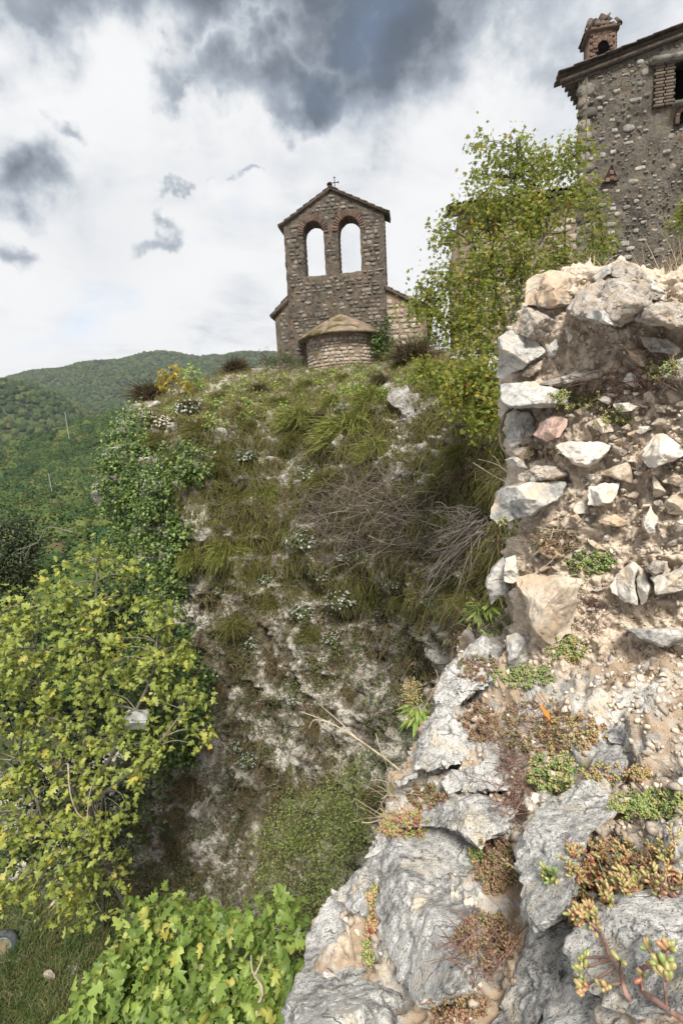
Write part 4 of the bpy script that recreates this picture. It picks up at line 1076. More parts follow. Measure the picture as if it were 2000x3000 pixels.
# ------------------------------------------------------------------ plants: helpers
def bvh_of(parts):
    vs, fs, n = [], [], 0
    for V, F in parts:
        vs.append(np.asarray(V)); fs.append(np.asarray(F) + n); n += len(V)
    V = np.concatenate(vs); F = np.concatenate(fs)
    return BVHTree.FromPolygons(V.tolist(), [tuple(dict.fromkeys(f)) for f in F.tolist()])
BV_C = bvh_of([(CLG.reshape(-1, 3), grid_faces(560, 460))])
BV_S = bvh_of([(SLG.reshape(-1, 3), grid_faces(360, 400))]); BV_W = bvh_of([(WCG.reshape(-1, 3), grid_faces(300, 320))])
BV_N = bvh_of([(SLG.reshape(-1, 3), grid_faces(360, 400))] + SOLID)
O0 = Vector((0, 0, 0))
def hit(px, py, bv):
    h = bv.ray_cast(O0, Vector(ray(px, py)))
    if h[0] is None: return None
    n = h[1]
    if n.dot(h[0]) > 0: n = -n
    return np.array(h[0]), np.array(n)
def hits(pxy, bv):
    L = [hit(x, y, bv) for x, y in pxy]; k = [l for l in L if l is not None]
    if not k: return np.zeros((0, 3)), np.zeros((0, 3)), np.zeros((0, 2))
    return np.array([a for a, b in k]), np.array([b for a, b in k]), np.array([p for p, l in zip(pxy, L) if l is not None])
def in_poly(p, poly):
    p = np.asarray(p); poly = np.asarray(poly, float); r = np.zeros(len(p), bool); j = len(poly) - 1
    for i in range(len(poly)):
        a, b = poly[i], poly[j]
        c = ((a[1] > p[:, 1]) != (b[1] > p[:, 1])) & (p[:, 0] < (b[0] - a[0]) * (p[:, 1] - a[1]) / (b[1] - a[1] + 1e-12) + a[0])
        r ^= c; j = i
    return r
def pts_in(poly, n, rng):
    poly = np.asarray(poly, float); lo, hi = poly.min(0), poly.max(0); out = np.zeros((0, 2))
    while len(out) < n:
        p = lo + (hi - lo) * rng.random((n * 2, 2)); out = np.concatenate([out, p[in_poly(p, poly)]])
    return out[:n]
def ell(cx, cy, rx, ry, n, rng):
    a = rng.uniform(0, 2 * math.pi, n); r = np.sqrt(rng.random(n)); return np.stack([cx + rx * r * np.cos(a), cy + ry * r * np.sin(a)], 1)
UP = np.array([0, 0, 1.0])
def unit(v): return v / (np.linalg.norm(v, axis=-1, keepdims=True) + 1e-9)

def leaf_t(outline, fold=0.12, droop=0.18, centre=0.42):
    half = np.array(outline, float); right = half; left = half[1:-1][::-1] * [-1, 1]
    o = np.concatenate([right, left]); n = len(o)
    z = -fold * np.abs(o[:, 0]) - droop * o[:, 1] ** 2
    V = np.concatenate([np.column_stack([o, z]), [[0, centre, .04]]])
    F = np.array([(k, (k + 1) % n, n) for k in range(n)])
    return V, F
FIG = leaf_t([(0, 0), (.20, -.02), (.40, .16), (.20, .34), (.46, .58), (.20, .60), (.15, .86), (0, 1.0)], .25, .3)
_n = len(FIG[0]); FIG = (np.concatenate([FIG[0], [(-.014, .02, .0), (.014, .02, .0), (.03, -.42, -.10)]]), np.concatenate([FIG[1], [(_n, _n + 1, _n + 2)]]))      # with its stalk
MAPLE = leaf_t([(0, 0), (.30, .06), (.16, .22), (.52, .52), (.20, .52), (.14, .70), (0, 1.0)], .10, .1)
IVY = leaf_t([(0, 0), (.34, .05), (.40, .36), (.18, .62), (0, 1.0)], .15, .12)
OVAL = leaf_t([(0, 0), (.20, .30), (.17, .66), (0, 1.0)], .15, .15)
NARR = leaf_t([(0, 0), (.11, .35), (.07, .75), (0, 1.0)], .2, .35)
CARD = (np.array([(-.5, 0, 0), (.5, .1, .05), (.35, 1, 0), (-.4, .9, -.1)]), np.array([(0, 1, 2, 3)]))
def orient(n, nrm, tip, rng):
    """leaf frames: z = leaf normal, y = tip direction"""
    z = unit(nrm); y = unit(tip - (tip * z).sum(1, keepdims=True) * z); x = np.cross(y, z)
    return np.stack([x, y, z], -1)
def blob_pts(blobs, rng, shell=0.42):
    C, Nn_ = [], []
    for (px, py, d, rx, ry, n) in blobs:
        v = unit(rng.normal(size=(n, 3))); r = rng.random(n) ** shell
        c = P(px, py, d); a = rx * d / FPX; b = ry * d / FPX; dz = (a + b) * .42
        C.append(c + (v[:, :1] * r[:, None] * a) * CR + (v[:, 1:2] * r[:, None] * b) * CU + (v[:, 2:] * r[:, None] * dz) * CF)
        Nn_.append(v[:, :1] * CR + v[:, 1:2] * CU + v[:, 2:] * CF)
    return np.concatenate(C), np.concatenate(Nn_)
def blades(acc, base, dirs, L, wid, droop, nseg, rng, tint, curl=0.15):
    """tapering grass blades / thin shoots, drooping under their weight"""
    n = len(base); dirs = unit(dirs); L = np.broadcast_to(L, (n,)); side = unit(np.cross(dirs, rng.normal(size=(n, 3)) + CF * 1.5))
    s = np.linspace(0, 1, nseg + 1); bend = rng.normal(size=(n, 3)) * curl
    p = base[:, None] + (L[:, None, None] * s[None, :, None]) * dirs[:, None] + (L[:, None] * (s ** 2)[None])[..., None] * (bend[:, None] - np.asarray(droop).reshape(-1, 1, 1) * UP)
    w_ = np.asarray(wid) * (1 - s * .85)
    V = np.stack([p - side[:, None] * w_[None, :, None], p + side[:, None] * w_[None, :, None]], 2)      # n, s, 2, 3
    k = nseg + 1
    f = np.array([(2 * i, 2 * i + 1, 2 * i + 3, 2 * i + 2) for i in range(nseg)])
    F = (f[None] + (np.arange(n) * 2 * k)[:, None, None]).reshape(-1, 4)
    acc.add(V.reshape(-1, 3), F, np.repeat(np.broadcast_to(tint, (n,)), 2 * k))
def twigs(acc, base, dirs, L, r, nseg, rng, wob=.18, droop=.1, n=3, tint=None):
    for i in range(len(base)):
        li = L[i] if np.ndim(L) else L
        s = np.linspace(0, 1, nseg + 1)[:, None]; b1 = rng.normal(size=3) * wob; b2 = rng.normal(size=3) * wob * .5
        p = base[i] + dirs[i] * li * s + li * (s ** 2) * (b1 - droop * UP) + li * np.sin(s * 5.0) * b2 * .3
        ri = r[i] if np.ndim(r) else r
        V, F = tube(p, np.linspace(ri, ri * .4, nseg + 1), n); acc.add(V, F, rng.random() if tint is None else tint)

# leaf and stem materials
M['bark'] = mat_plain('grey_bark', (0.028, 0.023, 0.018), (0.075, 0.065, 0.052), 20, 0.9, 0.004, rnd=0.3)
M['figbark'] = mat_plain('pale_fig_bark', (0.10, 0.09, 0.07), (0.21, 0.19, 0.15), 20, 0.9, 0.004, rnd=0.3)
M['deadwood'] = mat_plain('dead_bramble_wood', (0.062, 0.050, 0.038), (0.185, 0.155, 0.122), 6, 0.9, 0, rnd=0.55)
M['fanwood'] = mat_plain('grey_dead_branch', (0.15, 0.125, 0.105), (0.36, 0.31, 0.26), 6, 0.9, 0, rnd=0.5)
M['palewood'] = mat_plain('bleached_twig', (0.26, 0.21, 0.15), (0.48, 0.40, 0.29), 10, 0.9, 0, rnd=0.35)
M['l_maple'] = mat_leaf('maple_leaf', [(0, (.135, .175, .032)), (.35, (.22, .27, .046)), (.65, (.30, .315, .062)), (.94, (.44, .39, .07)), (.99, (.44, .28, .04)), (1, (.34, .12, .02))], .55)
M['l_fig'] = mat_leaf('yellowing_fig_leaf', [(0, (.13, .17, .040)), (.4, (.24, .29, .060)), (.8, (.35, .39, .085)), (.95, (.50, .45, .10)), (1, (.56, .40, .07))], .40)
M['l_fig2'] = mat_leaf('green_fig_leaf', [(0, (.11, .18, .040)), (.5, (.24, .34, .072)), (.92, (.37, .45, .115)), (1, (.50, .46, .11))], .42)
M['l_ivy'] = mat_leaf('ivy_leaf', [(0, (.030, .060, .016)), (.5, (.066, .120, .026)), (.85, (.13, .195, .042)), (1, (.22, .28, .065))], .2, .38)
M['l_under'] = mat_leaf('undergrowth_leaf_painted_shade', [(0, (.016, .030, .010)), (.6, (.034, .060, .016)), (1, (.060, .095, .024))], .15, .5)  # darker than the ivy: shade between the fig leaves put into the colour
M['l_shrub'] = mat_leaf('small_shrub_leaf', [(0, (.11, .16, .045)), (.5, (.19, .25, .068)), (1, (.31, .33, .10))], .45)
M['l_dark'] = mat_leaf('dark_evergreen_leaf', [(0, (.018, .030, .012)), (.6, (.038, .056, .018)), (1, (.085, .10, .030))], .15, .5)
M['l_yellow'] = mat_leaf('autumn_yellow_leaf', [(0, (.34, .30, .04)), (.7, (.48, .38, .05)), (1, (.40, .24, .03))], .4)
M['l_herb'] = mat_leaf('herb_leaf', [(0, (.050, .066, .022)), (.5, (.085, .105, .036)), (1, (.14, .165, .055))], .25)
M['l_fresh'] = mat_leaf('fresh_green_leaf', [(0, (.16, .27, .045)), (.6, (.28, .38, .08)), (1, (.42, .46, .13))], .4)
M['g_dry'] = mat_leaf('dry_cliff_grass', [(0, (.066, .046, .027)), (.35, (.125, .088, .050)), (.6, (.135, .115, .048)), (.85, (.21, .165, .095)), (1, (.27, .22, .14))], .15, .7, .3, .1)
M['g_green'] = mat_leaf('terrace_grass', [(0, (.10, .135, .032)), (.35, (.165, .20, .05)), (.6, (.20, .175, .07)), (.8, (.28, .25, .10)), (1, (.38, .32, .16))], .3, .6, .3, .1)
M['g_low'] = mat_leaf('deep_green_meadow_grass', [(0, (.05, .09, .026)), (.5, (.095, .15, .044)), (.85, (.16, .165, .065)), (1, (.24, .21, .10))], .25, .6, .3, .1)  # darker, greener blades than the terrace grass
M['g_straw'] = mat_leaf('straw', [(0, (.40, .31, .17)), (.6, (.55, .45, .27)), (1, (.66, .56, .38))], .3, .6, .15, .1)
M['broom_g'] = mat_leaf('broom_shoot', [(0, (.13, .15, .036)), (.5, (.215, .235, .06)), (1, (.33, .33, .10))], .2, .6, .3, .1)
M['broom_o'] = mat_leaf('olive_broom_shoot', [(0, (.085, .088, .026)), (.5, (.15, .15, .045)), (1, (.22, .20, .07))], .2, .6, .3, .1)
M['broom_b'] = mat_leaf('brown_heath_shoot', [(0, (.060, .042, .026)), (.5, (.105, .082, .046)), (1, (.15, .125, .070))], .15, .7, .3, .1)
M['petal'] = mat_leaf('white_petal', [(0, (.36, .36, .35)), (1, (.54, .53, .51))], .25, .6, .1, .1)
M['petal_p'] = mat_leaf('pinkish_petal', [(0, (.46, .37, .33)), (1, (.60, .50, .45))], .25, .6, .1, .1)
M['s_stem'] = mat_plain('sedum_stem', (.10, .055, .045), (.24, .15, .12), 60, .8, 0, rnd=.3)
def mat_sedum(name, stops):
    m = mat_leaf(name, stops, 0.0, .38, .10, .45, 90); b = [n for n in m.node_tree.nodes if n.type == 'BSDF_PRINCIPLED'][0]
    b.inputs['Subsurface Weight'].default_value = 0.12; b.inputs['Subsurface Radius'].default_value = (.006, .005, .002)
    return m
M['sed_g'] = mat_sedum('green_sedum_leaf', [(0, (.13, .20, .065)), (.5, (.22, .28, .09)), (.8, (.34, .34, .12)), (1, (.42, .28, .13))])
M['sed_o'] = mat_sedum('orange_sedum_leaf', [(0, (.21, .23, .075)), (.4, (.33, .30, .11)), (.75, (.40, .25, .13)), (.93, (.36, .16, .09)), (1, (.22, .06, .045))])
M['sed_r'] = mat_sedum('reddish_sedum_leaf', [(0, (.14, .16, .055)), (.35, (.24, .18, .085)), (.7, (.26, .15, .095)), (1, (.17, .07, .052))])

# ------------------------------------------------------------------ woody plants
def woody(name, label, cat, base, limbs, blobs, per, leaf, lsize, lmat, bark, rng, spread=.16, r0=.05, twig=.006, group=None, own=0, upb=.7, shell=.42, twigp=.7, thin=1.0):
    t = thing(name, label, cat, base)
    T0 = np.array(base)
    ac = Acc(); samples = []
    for k, l in enumerate(limbs):
        p = spline([P(*q) for q in l], 18); ra = r0 if k == 0 else r0 * .6
        p = p + fbm(p * 2.1, 2)[:, None] * .05
        V, F = tube(p, np.linspace(ra, ra * .22, 18), 7); ac.add(V, F, .3 + .1 * k % 1); samples.append(p)
    S = np.concatenate(samples)
    C, Nv = blob_pts(blobs, rng, shell)
    if thin < 1: k_ = rng.random(len(C)) < thin; C, Nv = C[k_], Nv[k_]
    tw = Acc()
    for c in C:
        if rng.random() > twigp: continue
        dd = np.linalg.norm(S - c, axis=1) + np.maximum(0, S[:, 2] - c[2]) * 1.3; k = dd.argmin()
        a = S[k]; m = (a + c) / 2 + rng.normal(size=3) * .06 * dd[k] + UP * .08 * dd[k]
        V, F = tube(spline([a, m, c], 6), np.linspace(twig * 1.5, twig * .5, 6), 4); tw.add(V, F, rng.random())
    ac2 = add('trunk', ac.mesh('trunk', bark, True, T0), t)
    if tw.n: add('twigs', tw.mesh('twigs', bark, True, T0), t, kind='stuff')
    n = len(C) * per
    pos = np.repeat(C, per, 0) + rng.normal(size=(n, 3)) * spread
    nr = unit(np.repeat(Nv, per, 0) * .4 + UP * upb + rng.normal(size=(n, 3)) * .65 - CF * .1)
    tip = unit(rng.normal(size=(n, 3)) + np.repeat(Nv, per, 0) * .6 - UP * .5)
    R = orient(n, nr, tip, rng); s = lsize * (rng.uniform(.45, 1.25, n) if own else rng.uniform(.6, 1.2, n))
    C = C
    clump = np.repeat(rng.random(len(C)) * .45, per)
    tint = np.clip(clump + rng.random(n) * .55, 0, .999)
    order = np.argsort(pos @ CF - s * 6)
    me_l = None
    if own:
        k = order[:own]; rest = order[own:]
        lm = [mesh_np('leaf', leaf[0] * [1, 1, z], leaf[1], lmat, False) for z in (1, 2.6, .4)]
        for i in k:
            o = bpy.data.objects.new('leaf', lm[i % 3]); COL.objects.link(o); o.parent = t
            Mx = np.eye(4); Mx[:3, :3] = R[i] * s[i]; Mx[:3, 3] = pos[i] - T0; o.matrix_local = Matrix(Mx.tolist())
    else: rest = order
    ac = Acc()
    for q_, zf in enumerate((1.0, 2.6, .3, -1.2) if own else (1.0,)):
        kq = rest[q_::4] if own else rest
        scatter(ac, leaf[0] * [1.0 - .12 * (q_ % 2), 1, zf], leaf[1], pos[kq], R[kq], s[kq], tint[kq])
    add('leaves' if own else 'crown', ac.mesh('crown', lmat, False, T0), t, kind='stuff' if own else None)
    return t
rg = np.random.default_rng(11)
maple = woody('maple_tree', 'field maple with small olive and yellow leaves behind the ruined wall', 'tree', P(1510, 1330, 8.0),
  [[(1510,1330,8.0),(1495,1150,7.7),(1482,966,7.8),(1465,880,7.9),(1448,800,8),(1440,720,8.1),(1490,600,8.1),(1515,480,8.1),(1510,405,8.2)],
   [(1482,966,7.8),(1525,850,7.9),(1540,750,8),(1590,700,8.1),(1612,620,8.2),(1640,520,8.3),(1690,430,8.4)],
   [(1495,1080,7.7),(1400,990,7.7),(1330,950,7.8),(1270,900,7.8),(1215,870,7.9)],
   [(1448,800,8),(1400,740,8),(1345,690,8),(1300,660,8)],
   [(1500,1210,7.7),(1440,1195,7.4),(1370,1160,7.3),(1320,1115,7.4),(1260,1085,7.4),(1215,1090,7.4)],
   [(1510,1250,7.9),(1600,1050,8.2),(1640,900,8.4),(1654,765,8.5),(1655,650,8.5),(1668,560,8.5)],
   [(1490,600,8.1),(1560,540,8.2),(1600,450,8.2)], [(1640,900,8.4),(1720,790,8.4),(1760,700,8.3),(1750,610,8.3)]],
  [(1495,470,8.1,78,64,56),(1420,418,8,30,24,8),(1395,520,8.1,32,28,8),(1560,525,8.2,55,60,26),(1620,475,8.3,50,50,20),(1690,432,8.4,42,34,16),(1665,470,8.4,40,50,14),
   (1480,620,8,110,80,80),(1390,620,8,60,55,30),(1310,675,8,45,36,13),(1298,722,8,34,26,7),(1600,620,8.2,85,80,46),(1690,560,8.4,45,65,24),
   (1440,760,7.9,105,90,76),(1540,790,8,80,90,46),(1640,760,8.3,70,80,38),(1750,640,8.3,32,46,13),(1772,705,8.3,30,36,11),(1740,765,8.3,36,46,14),
   (1330,830,7.9,80,56,36),(1262,865,7.9,52,46,18),(1228,905,7.8,38,32,12),(1400,900,7.8,90,80,56),(1300,945,7.7,85,46,38),(1380,1000,7.6,85,45,36),(1500,930,7.9,60,80,24),
   (1290,1100,7.4,66,36,28),(1370,1115,7.3,80,52,50),(1425,1190,7.2,66,66,44),(1335,1170,7.2,56,36,24),(1450,1085,7.2,48,56,22),(1392,1235,7.2,40,36,15),(1235,1085,7.4,36,18,8)],
  15, MAPLE, .072, M['l_maple'], M['bark'], rg, .10, .05, .005, upb=.35)
woody('spindle_bush', 'small yellow green bush against the tall house wall', 'bush', P(2030, 760, 7.5),
  [[(2030,760,7.5),(2010,690,7.5),(2000,600,7.5)]], [(2010,620,7.5,42,36,22),(1995,650,7.5,26,22,10),(2050,600,7.5,50,60,24)], 12, MAPLE, .05, M['l_maple'], M['bark'], rg, .07, .02, .004)
woody('fig_tree', 'large fig tree with yellowing leaves growing against the ivy covered cliff', 'tree', P(420, 2760, 12.6),
  [[(420,2760,12.6),(330,2560,12),(250,2300,10.9),(255,2050,10.4),(270,1850,10.5),(285,1650,10.8)],
   [(245,2400,10.8),(160,2150,10.2),(110,1950,10.1),(90,1780,10.4)], [(250,2350,10.7),(380,2120,10.2),(450,1960,10.1),(460,1800,10.3)],
   [(300,2480,11.6),(150,2420,10),(80,2300,9.7),(40,2150,9.8)], [(320,2540,11.8),(170,2580,9.9),(90,2560,9.5)], [(270,2350,10.7),(420,2230,10),(540,2080,10)], [(240,2300,10.6),(160,2260,9.8),(90,2200,9.8)]],
  [(120,1770,10.5,105,60,20),(285,1625,10.9,70,50,13),(300,1760,10.5,115,85,28),(455,1800,10.3,85,75,20),(100,1900,10,130,105,40),(270,1950,10,140,115,46),(450,1980,10,105,105,32),(560,2055,10,50,46,8),
   (70,2080,9.8,105,100,32),(240,2130,9.8,120,85,32),(425,2170,9.9,95,80,20),(75,2280,9.6,105,85,26),(235,2290,9.7,95,65,20),(400,2270,9.8,75,45,9),
   (50,2430,9.5,85,65,18),(180,2400,9.6,60,40,8),(110,2560,9.4,95,62,18),(205,2560,9.5,50,50,8),(30,2620,9.4,60,30,6),(330,2400,9.9,60,40,9),(240,2480,9.6,70,80,18),(270,2620,9.9,80,60,14),(180,2680,9.8,70,30,7),(520,1900,10.6,60,60,9),(590,2150,10.2,40,50,6),(380,1660,10.8,60,40,8),(180,1690,10.6,60,40,8),(330,2560,10.4,60,60,10),(20,1830,10.2,60,60,10),(10,1990,9.8,60,90,16),(-60,2200,9.7,90,300,50)],
  11, FIG, .138, M['l_fig'], M['figbark'], rg, .105, .085, .010, own=300, upb=.45, thin=.78)
woody('fig_bush', 'bright green fig bush with big lobed leaves at the bottom of the cliff', 'bush', P(620, 3420, 8.2),
  [[(620,3420,8.2),(600,3200,7.9),(560,2950,7.6),(520,2760,7.5)], [(610,3300,8),(720,3050,7.4),(780,2850,7.1),(800,2720,7.1)], [(600,3250,7.9),(450,3050,7.5),(360,2930,7.3),(280,2900,7.2)], [(600,3300,8),(660,3000,7.3),(690,2800,7.2)]],
  [(430,2690,7.4,62,50,11),(530,2710,7.4,85,50,15),(700,2700,7.2,52,44,9),(800,2745,7,76,72,18),(420,2800,7.3,110,72,26),(560,2840,7.2,110,82,28),(725,2860,7,100,80,24),(845,2860,6.8,42,56,9),
   (350,2905,7.2,115,72,28),(520,2960,7,140,76,36),(700,2980,6.8,120,76,30),(270,2985,7.1,105,55,18),(480,3090,7,210,76,40),(800,2980,6.6,56,76,12),(700,3120,6.8,150,60,20)],
  11, FIG, .185, M['l_fig2'], M['figbark'], rg, .12, .06, .009, own=300, upb=.45, thin=.82)
woody('gap_shade_undergrowth', 'dark green undergrowth added behind the yellowing fig, gap shade painted into its leaves', 'bush', P(300, 2800, 13),  # dark mass added so the gaps in the fig read as shade
  [[(300,2800,13),(300,2500,12.8),(300,2200,12.6),(320,1950,12.8)], [(300,2600,12.9),(150,2350,12),(100,2050,12)], [(300,2300,12.8),(450,2150,13),(500,1950,13.2)]],
  [(100,1850,12.6,120,80,40),(280,1850,12.8,120,100,50),(450,1900,13.4,90,110,50),(80,2050,12.2,120,110,60),(270,2080,12.4,120,110,60),(450,2120,13.2,90,110,46),(80,2280,12,110,100,50),(250,2300,12.2,110,90,50),(400,2330,13,90,90,36),(60,2480,11.8,100,80,40),(200,2500,12,90,70,36),(330,2480,12.6,80,60,24),(350,1740,13,110,60,36),(540,2080,13.4,60,90,24)],
  16, IVY, .12, M['l_under'], M['bark'], rg, .22, .05, .008, upb=.5)
woody('buckthorn_bush', 'airy small leaved green shrub rooted below the cliff face', 'bush', P(1010, 2960, 9.8),
  [[(1010,2960,9.8),(985,2700,9.6),(940,2560,9.5),(900,2400,9.5)], [(985,2720,9.6),(920,2590,9.3),(860,2530,9.2),(820,2510,9.2)], [(990,2680,9.6),(1030,2500,9.4),(1040,2330,9.4)], [(960,2620,9.5),(850,2560,9.4),(790,2450,9.5)]],
  [(900,2385,9.5,120,70,66),(1010,2335,9.4,76,60,40),(840,2480,9.5,120,72,60),(985,2480,9.3,100,80,60),(900,2600,9.2,120,80,60),(1040,2420,9.3,50,70,30),(1035,2270,9.4,24,50,12),(860,2700,9.1,150,60,50),(985,2640,9.1,70,80,34),(800,2600,9.3,60,70,24)],
  22, OVAL, .055, M['l_shrub'], M['bark'], rg, .13, .03, .005, upb=.4)
woody('evergreen_oak', 'dark rounded evergreen tree standing in the valley beside the fig', 'tree', P(10, 2000, 26),
  [[(10,2000,26),(15,1800,26),(20,1600,26)]], [(30,1580,26,70,70,60),(10,1660,26,90,70,70),(60,1640,25.6,50,70,40),(-60,1600,26,90,110,60),(30,1720,25.8,60,50,30),(-20,1740,26,80,50,30)], 40, OVAL, .2, M['l_dark'], M['bark'], rg, .26, .12, .012, upb=.4)
woody('sumac_shrub', 'shrub with butter yellow autumn leaves at the terrace edge', 'shrub', P(530, 1160, 20.5),
  [[(530,1160,20.5),(512,1120,20.5),(500,1080,20.5)], [(525,1150,20.5),(490,1110,20.5)], [(530,1155,20.5),(560,1110,20.5),(572,1070,20.5)]],
  [(505,1105,20.5,36,26,12),(475,1118,20.5,22,16,7),(512,1078,20.5,14,12,4),(545,1115,20.4,24,30,8)], 9, OVAL, .19, M['l_yellow'], M['bark'], rg, .10, .02, .008)
woody('elder_shrub', 'fresh green shrub beside the yellow leaved shrub at the terrace edge', 'shrub', P(572, 1165, 20.3),
  [[(572,1165,20.3),(566,1120,20.3),(562,1085,20.3)]], [(562,1100,20.3,20,34,12),(576,1130,20.3,18,22,8)], 10, OVAL, .15, M['l_fresh'], M['bark'], rg, .09, .015, .006)
woody('ivy_bush', 'dark ivy climbing the church wall right of the apse', 'ivy', P(1150, 1075, 22.2),
  [[(1150,1075,22.2),(1130,1020,22.4),(1110,960,22.6)]], [(1105,985,22.5,28,34,22),(1125,1020,22.3,36,34,30),(1150,1045,22.1,46,24,26),(1135,955,22.7,18,40,12)], 20, IVY, .10, M['l_ivy'], M['bark'], rg, .12, .02, .006)
woody('elder_shrub', 'dark leafy shrub at the foot of the nave wall near the maple', 'shrub', P(1245, 1040, 21),
  [[(1245,1040,21),(1240,1010,21)]], [(1225,1000,21,40,24,22),(1280,1000,20.6,40,22,20)], 18, OVAL, .10, M['l_ivy'], M['bark'], rg, .11, .02, .006)
woody('bramble_bush', 'green bush at the left corner of the church', 'bush', P(835, 1080, 22.6),
  [[(835,1080,22.6),(835,1050,22.6)]], [(835,1048,22.6,40,26,30),(800,1058,22.8,20,16,10),(865,1060,22.4,24,18,12)], 20, OVAL, .08, M['l_herb'], M['bark'], rg, .10, .015, .006)
woody('bramble_bush', 'rust brown bush left of the church corner', 'bush', P(782, 1085, 22.8),
  [[(782,1085,22.8),(780,1055,22.8)]], [(780,1058,22.8,28,22,18),(770,1035,22.8,14,20,6)], 18, OVAL, .07, M['broom_b'], M['bark'], rg, .09, .012, .006)

# ivy sheet over the left flank of the cliff
IVYP = [(320,1190),(420,1200),(440,1290),(560,1310),(610,1340),(600,1390),(500,1430),(530,1520),(560,1600),(540,1720),(560,1850),(600,1980),(610,2120),(560,2230),(470,2260),(350,2200),(250,2000),(240,1700),(290,1600),(300,1450),(300,1300)]
pp = pts_in(IVYP, 4300, rg); hp, hn, pp_ok = hits(pp, BV_C)
k = (fbm(hp / 1.1 + 4, 2) > -.32) | (pp_ok[:, 0] < 440); hp, hn = hp[k], hn[k]
per = 9; n = len(hp) * per
thick = .12 + .55 * np.clip(.5 + fbm(hp / .8 + 8, 2), 0, 1)
pos = np.repeat(hp, per, 0) + np.repeat(hn, per, 0) * (np.repeat(thick, per) * rg.random(n) ** .6)[:, None] + rg.normal(size=(n, 3)) * .12
nr = unit(np.repeat(hn, per, 0) * .7 + UP * .55 + rg.normal(size=(n, 3)) * .5); tip = -UP + rg.normal(size=(n, 3)) * .6
ivy = thing('cliff_ivy', 'thick green ivy draped over the left flank of the cliff', 'ivy', P(420, 1900, 18))
ac = Acc(); scatter(ac, IVY[0], IVY[1], pos, orient(n, nr, tip, rg), .115 * rg.uniform(.6, 1.25, n), np.clip(np.repeat(rg.random(len(hp)), per) * .5 + rg.random(n) * .5, 0, .99))
V, F, T = ac.arrays(); add('leaves', ac.mesh('leaves', M['l_ivy'], False, np.array(ivy.location)), ivy)
ac = Acc(); sel = rg.choice(len(hp), 160)
twigs(ac, hp[sel] + hn[sel] * .05, unit(UP + rg.normal(size=(160, 3)) * .5), .7, .012, 5, rg); add('stems', ac.mesh('stems', M['bark'], True, np.array(ivy.location)), ivy, kind='stuff')

# ------------------------------------------------------------------ ground cover on cliff and terrace
FACE = [(430,1215),(600,1205),(900,1190),(1200,1150),(1480,1150),(1480,1800),(1330,1900),(1220,2200),(1000,2560),(900,2760),(200,2760),(250,2500),(420,2250),(520,2250),(560,1900),(500,1600),(470,1400)]
def cover_grass(name, poly, n, per, L, wid, mat, label, cat, thr, seed, droop=.55, freq=1.6, vert=.35, bv=None, nmix=.8):
    rng = np.random.default_rng(seed)
    p, nn, pp = hits(pts_in(poly, n, rng), bv or BV_C)
    m = fbm(p / freq + seed, 3) > thr; p, nn = p[m], nn[m]
    ac = Acc(); N = len(p) * per
    base = np.repeat(p, per, 0) + rng.normal(size=(N, 3)) * .05
    d = np.repeat(nn, per, 0) * nmix + UP * vert + rng.normal(size=(N, 3)) * .45
    tint = np.clip(np.repeat(.5 + .6 * fbm(p / .9 + 3, 2), per) + rng.normal(size=N) * .16, 0, .99)
    blades(ac, base, d, L * rng.uniform(.4, 1.25, N), wid, droop * rng.uniform(.5, 1.4, N), 3, rng, tint)
    return add(name, ac.mesh(name, mat, False), None, label, cat, kind='stuff')
UPF = [(400,1215),(600,1190),(900,1185),(1200,1150),(1480,1150),(1480,1780),(1250,1800),(900,1760),(620,1720),(540,1600),(500,1450)]
cover_grass('broom_grass', UPF, 4400, 10, .32, .010, M['broom_o'], 'olive green wiry grass over the upper cliff', 'grass', -.42, 23, .85)
cover_grass('dry_grass', FACE, 7600, 9, .26, .010, M['g_dry'], 'brown and olive dry grass clinging to the cliff face', 'grass', -.14, 3, .75)
cover_grass('terrace_grass', [(390,1200),(470,1150),(600,1105),(760,1075),(900,1070),(1120,1050),(1300,1040),(1420,1080),(1300,1160),(1100,1190),(900,1215),(600,1240),(440,1240)], 5600, 11, .16, .010, M['g_green'], 'green and straw coloured grass on the terrace below the church', 'grass', -.38, 5, .3, 1.0, .8, nmix=.3)
cover_grass('meadow_grass', [(-60,2600),(250,2560),(420,2640),(700,2700),(950,2800),(900,3060),(-60,3060)], 6000, 10, .28, .010, M['g_low'], 'deep green grass at the bottom of the cliff', 'grass', -.95, 6, .35, 1.0, .8, nmix=.3)
def cover_leaf(name, poly, n, per, ls, mat, label, cat, thr, seed, tmpl=OVAL, off=.10, freq=1.2):
    rng = np.random.default_rng(seed)
    p, nn, pp = hits(pts_in(poly, n, rng), BV_C); m = fbm(p / freq + seed * 1.7, 3) > thr; p, nn = p[m], nn[m]
    N = len(p) * per; ac = Acc()
    pos = np.repeat(p, per, 0) + np.repeat(nn, per, 0) * (off * rng.random((N, 1))) + rng.normal(size=(N, 3)) * .07
    nr = unit(np.repeat(nn, per, 0) * .6 + UP * .6 + rng.normal(size=(N, 3)) * .5); tip = rng.normal(size=(N, 3)) + UP * .3
    scatter(ac, tmpl[0], tmpl[1], pos, orient(N, nr, tip, rng), ls * rng.uniform(.6, 1.3, N), np.clip(np.repeat(rng.random(len(p)), per) * .5 + rng.random(N) * .5, 0, .99))
    return add(name, ac.mesh(name, mat, False), None, label, cat, kind='stuff')
LOWF = [(520,1750),(1250,1750),(1220,2200),(1000,2560),(900,2760),(250,2700),(420,2300),(560,2200)]
cover_leaf('creeping_shrubs', LOWF, 1500, 16, .075, M['l_herb'], 'dark creeping shrublets on the lower cliff', 'shrublets', .10, 27, OVAL, .25, 1.5)
cover_leaf('cliff_herbs', FACE, 3600, 10, .062, M['l_herb'], 'low dark green herbs growing over the cliff face', 'herbs', -.02, 8)
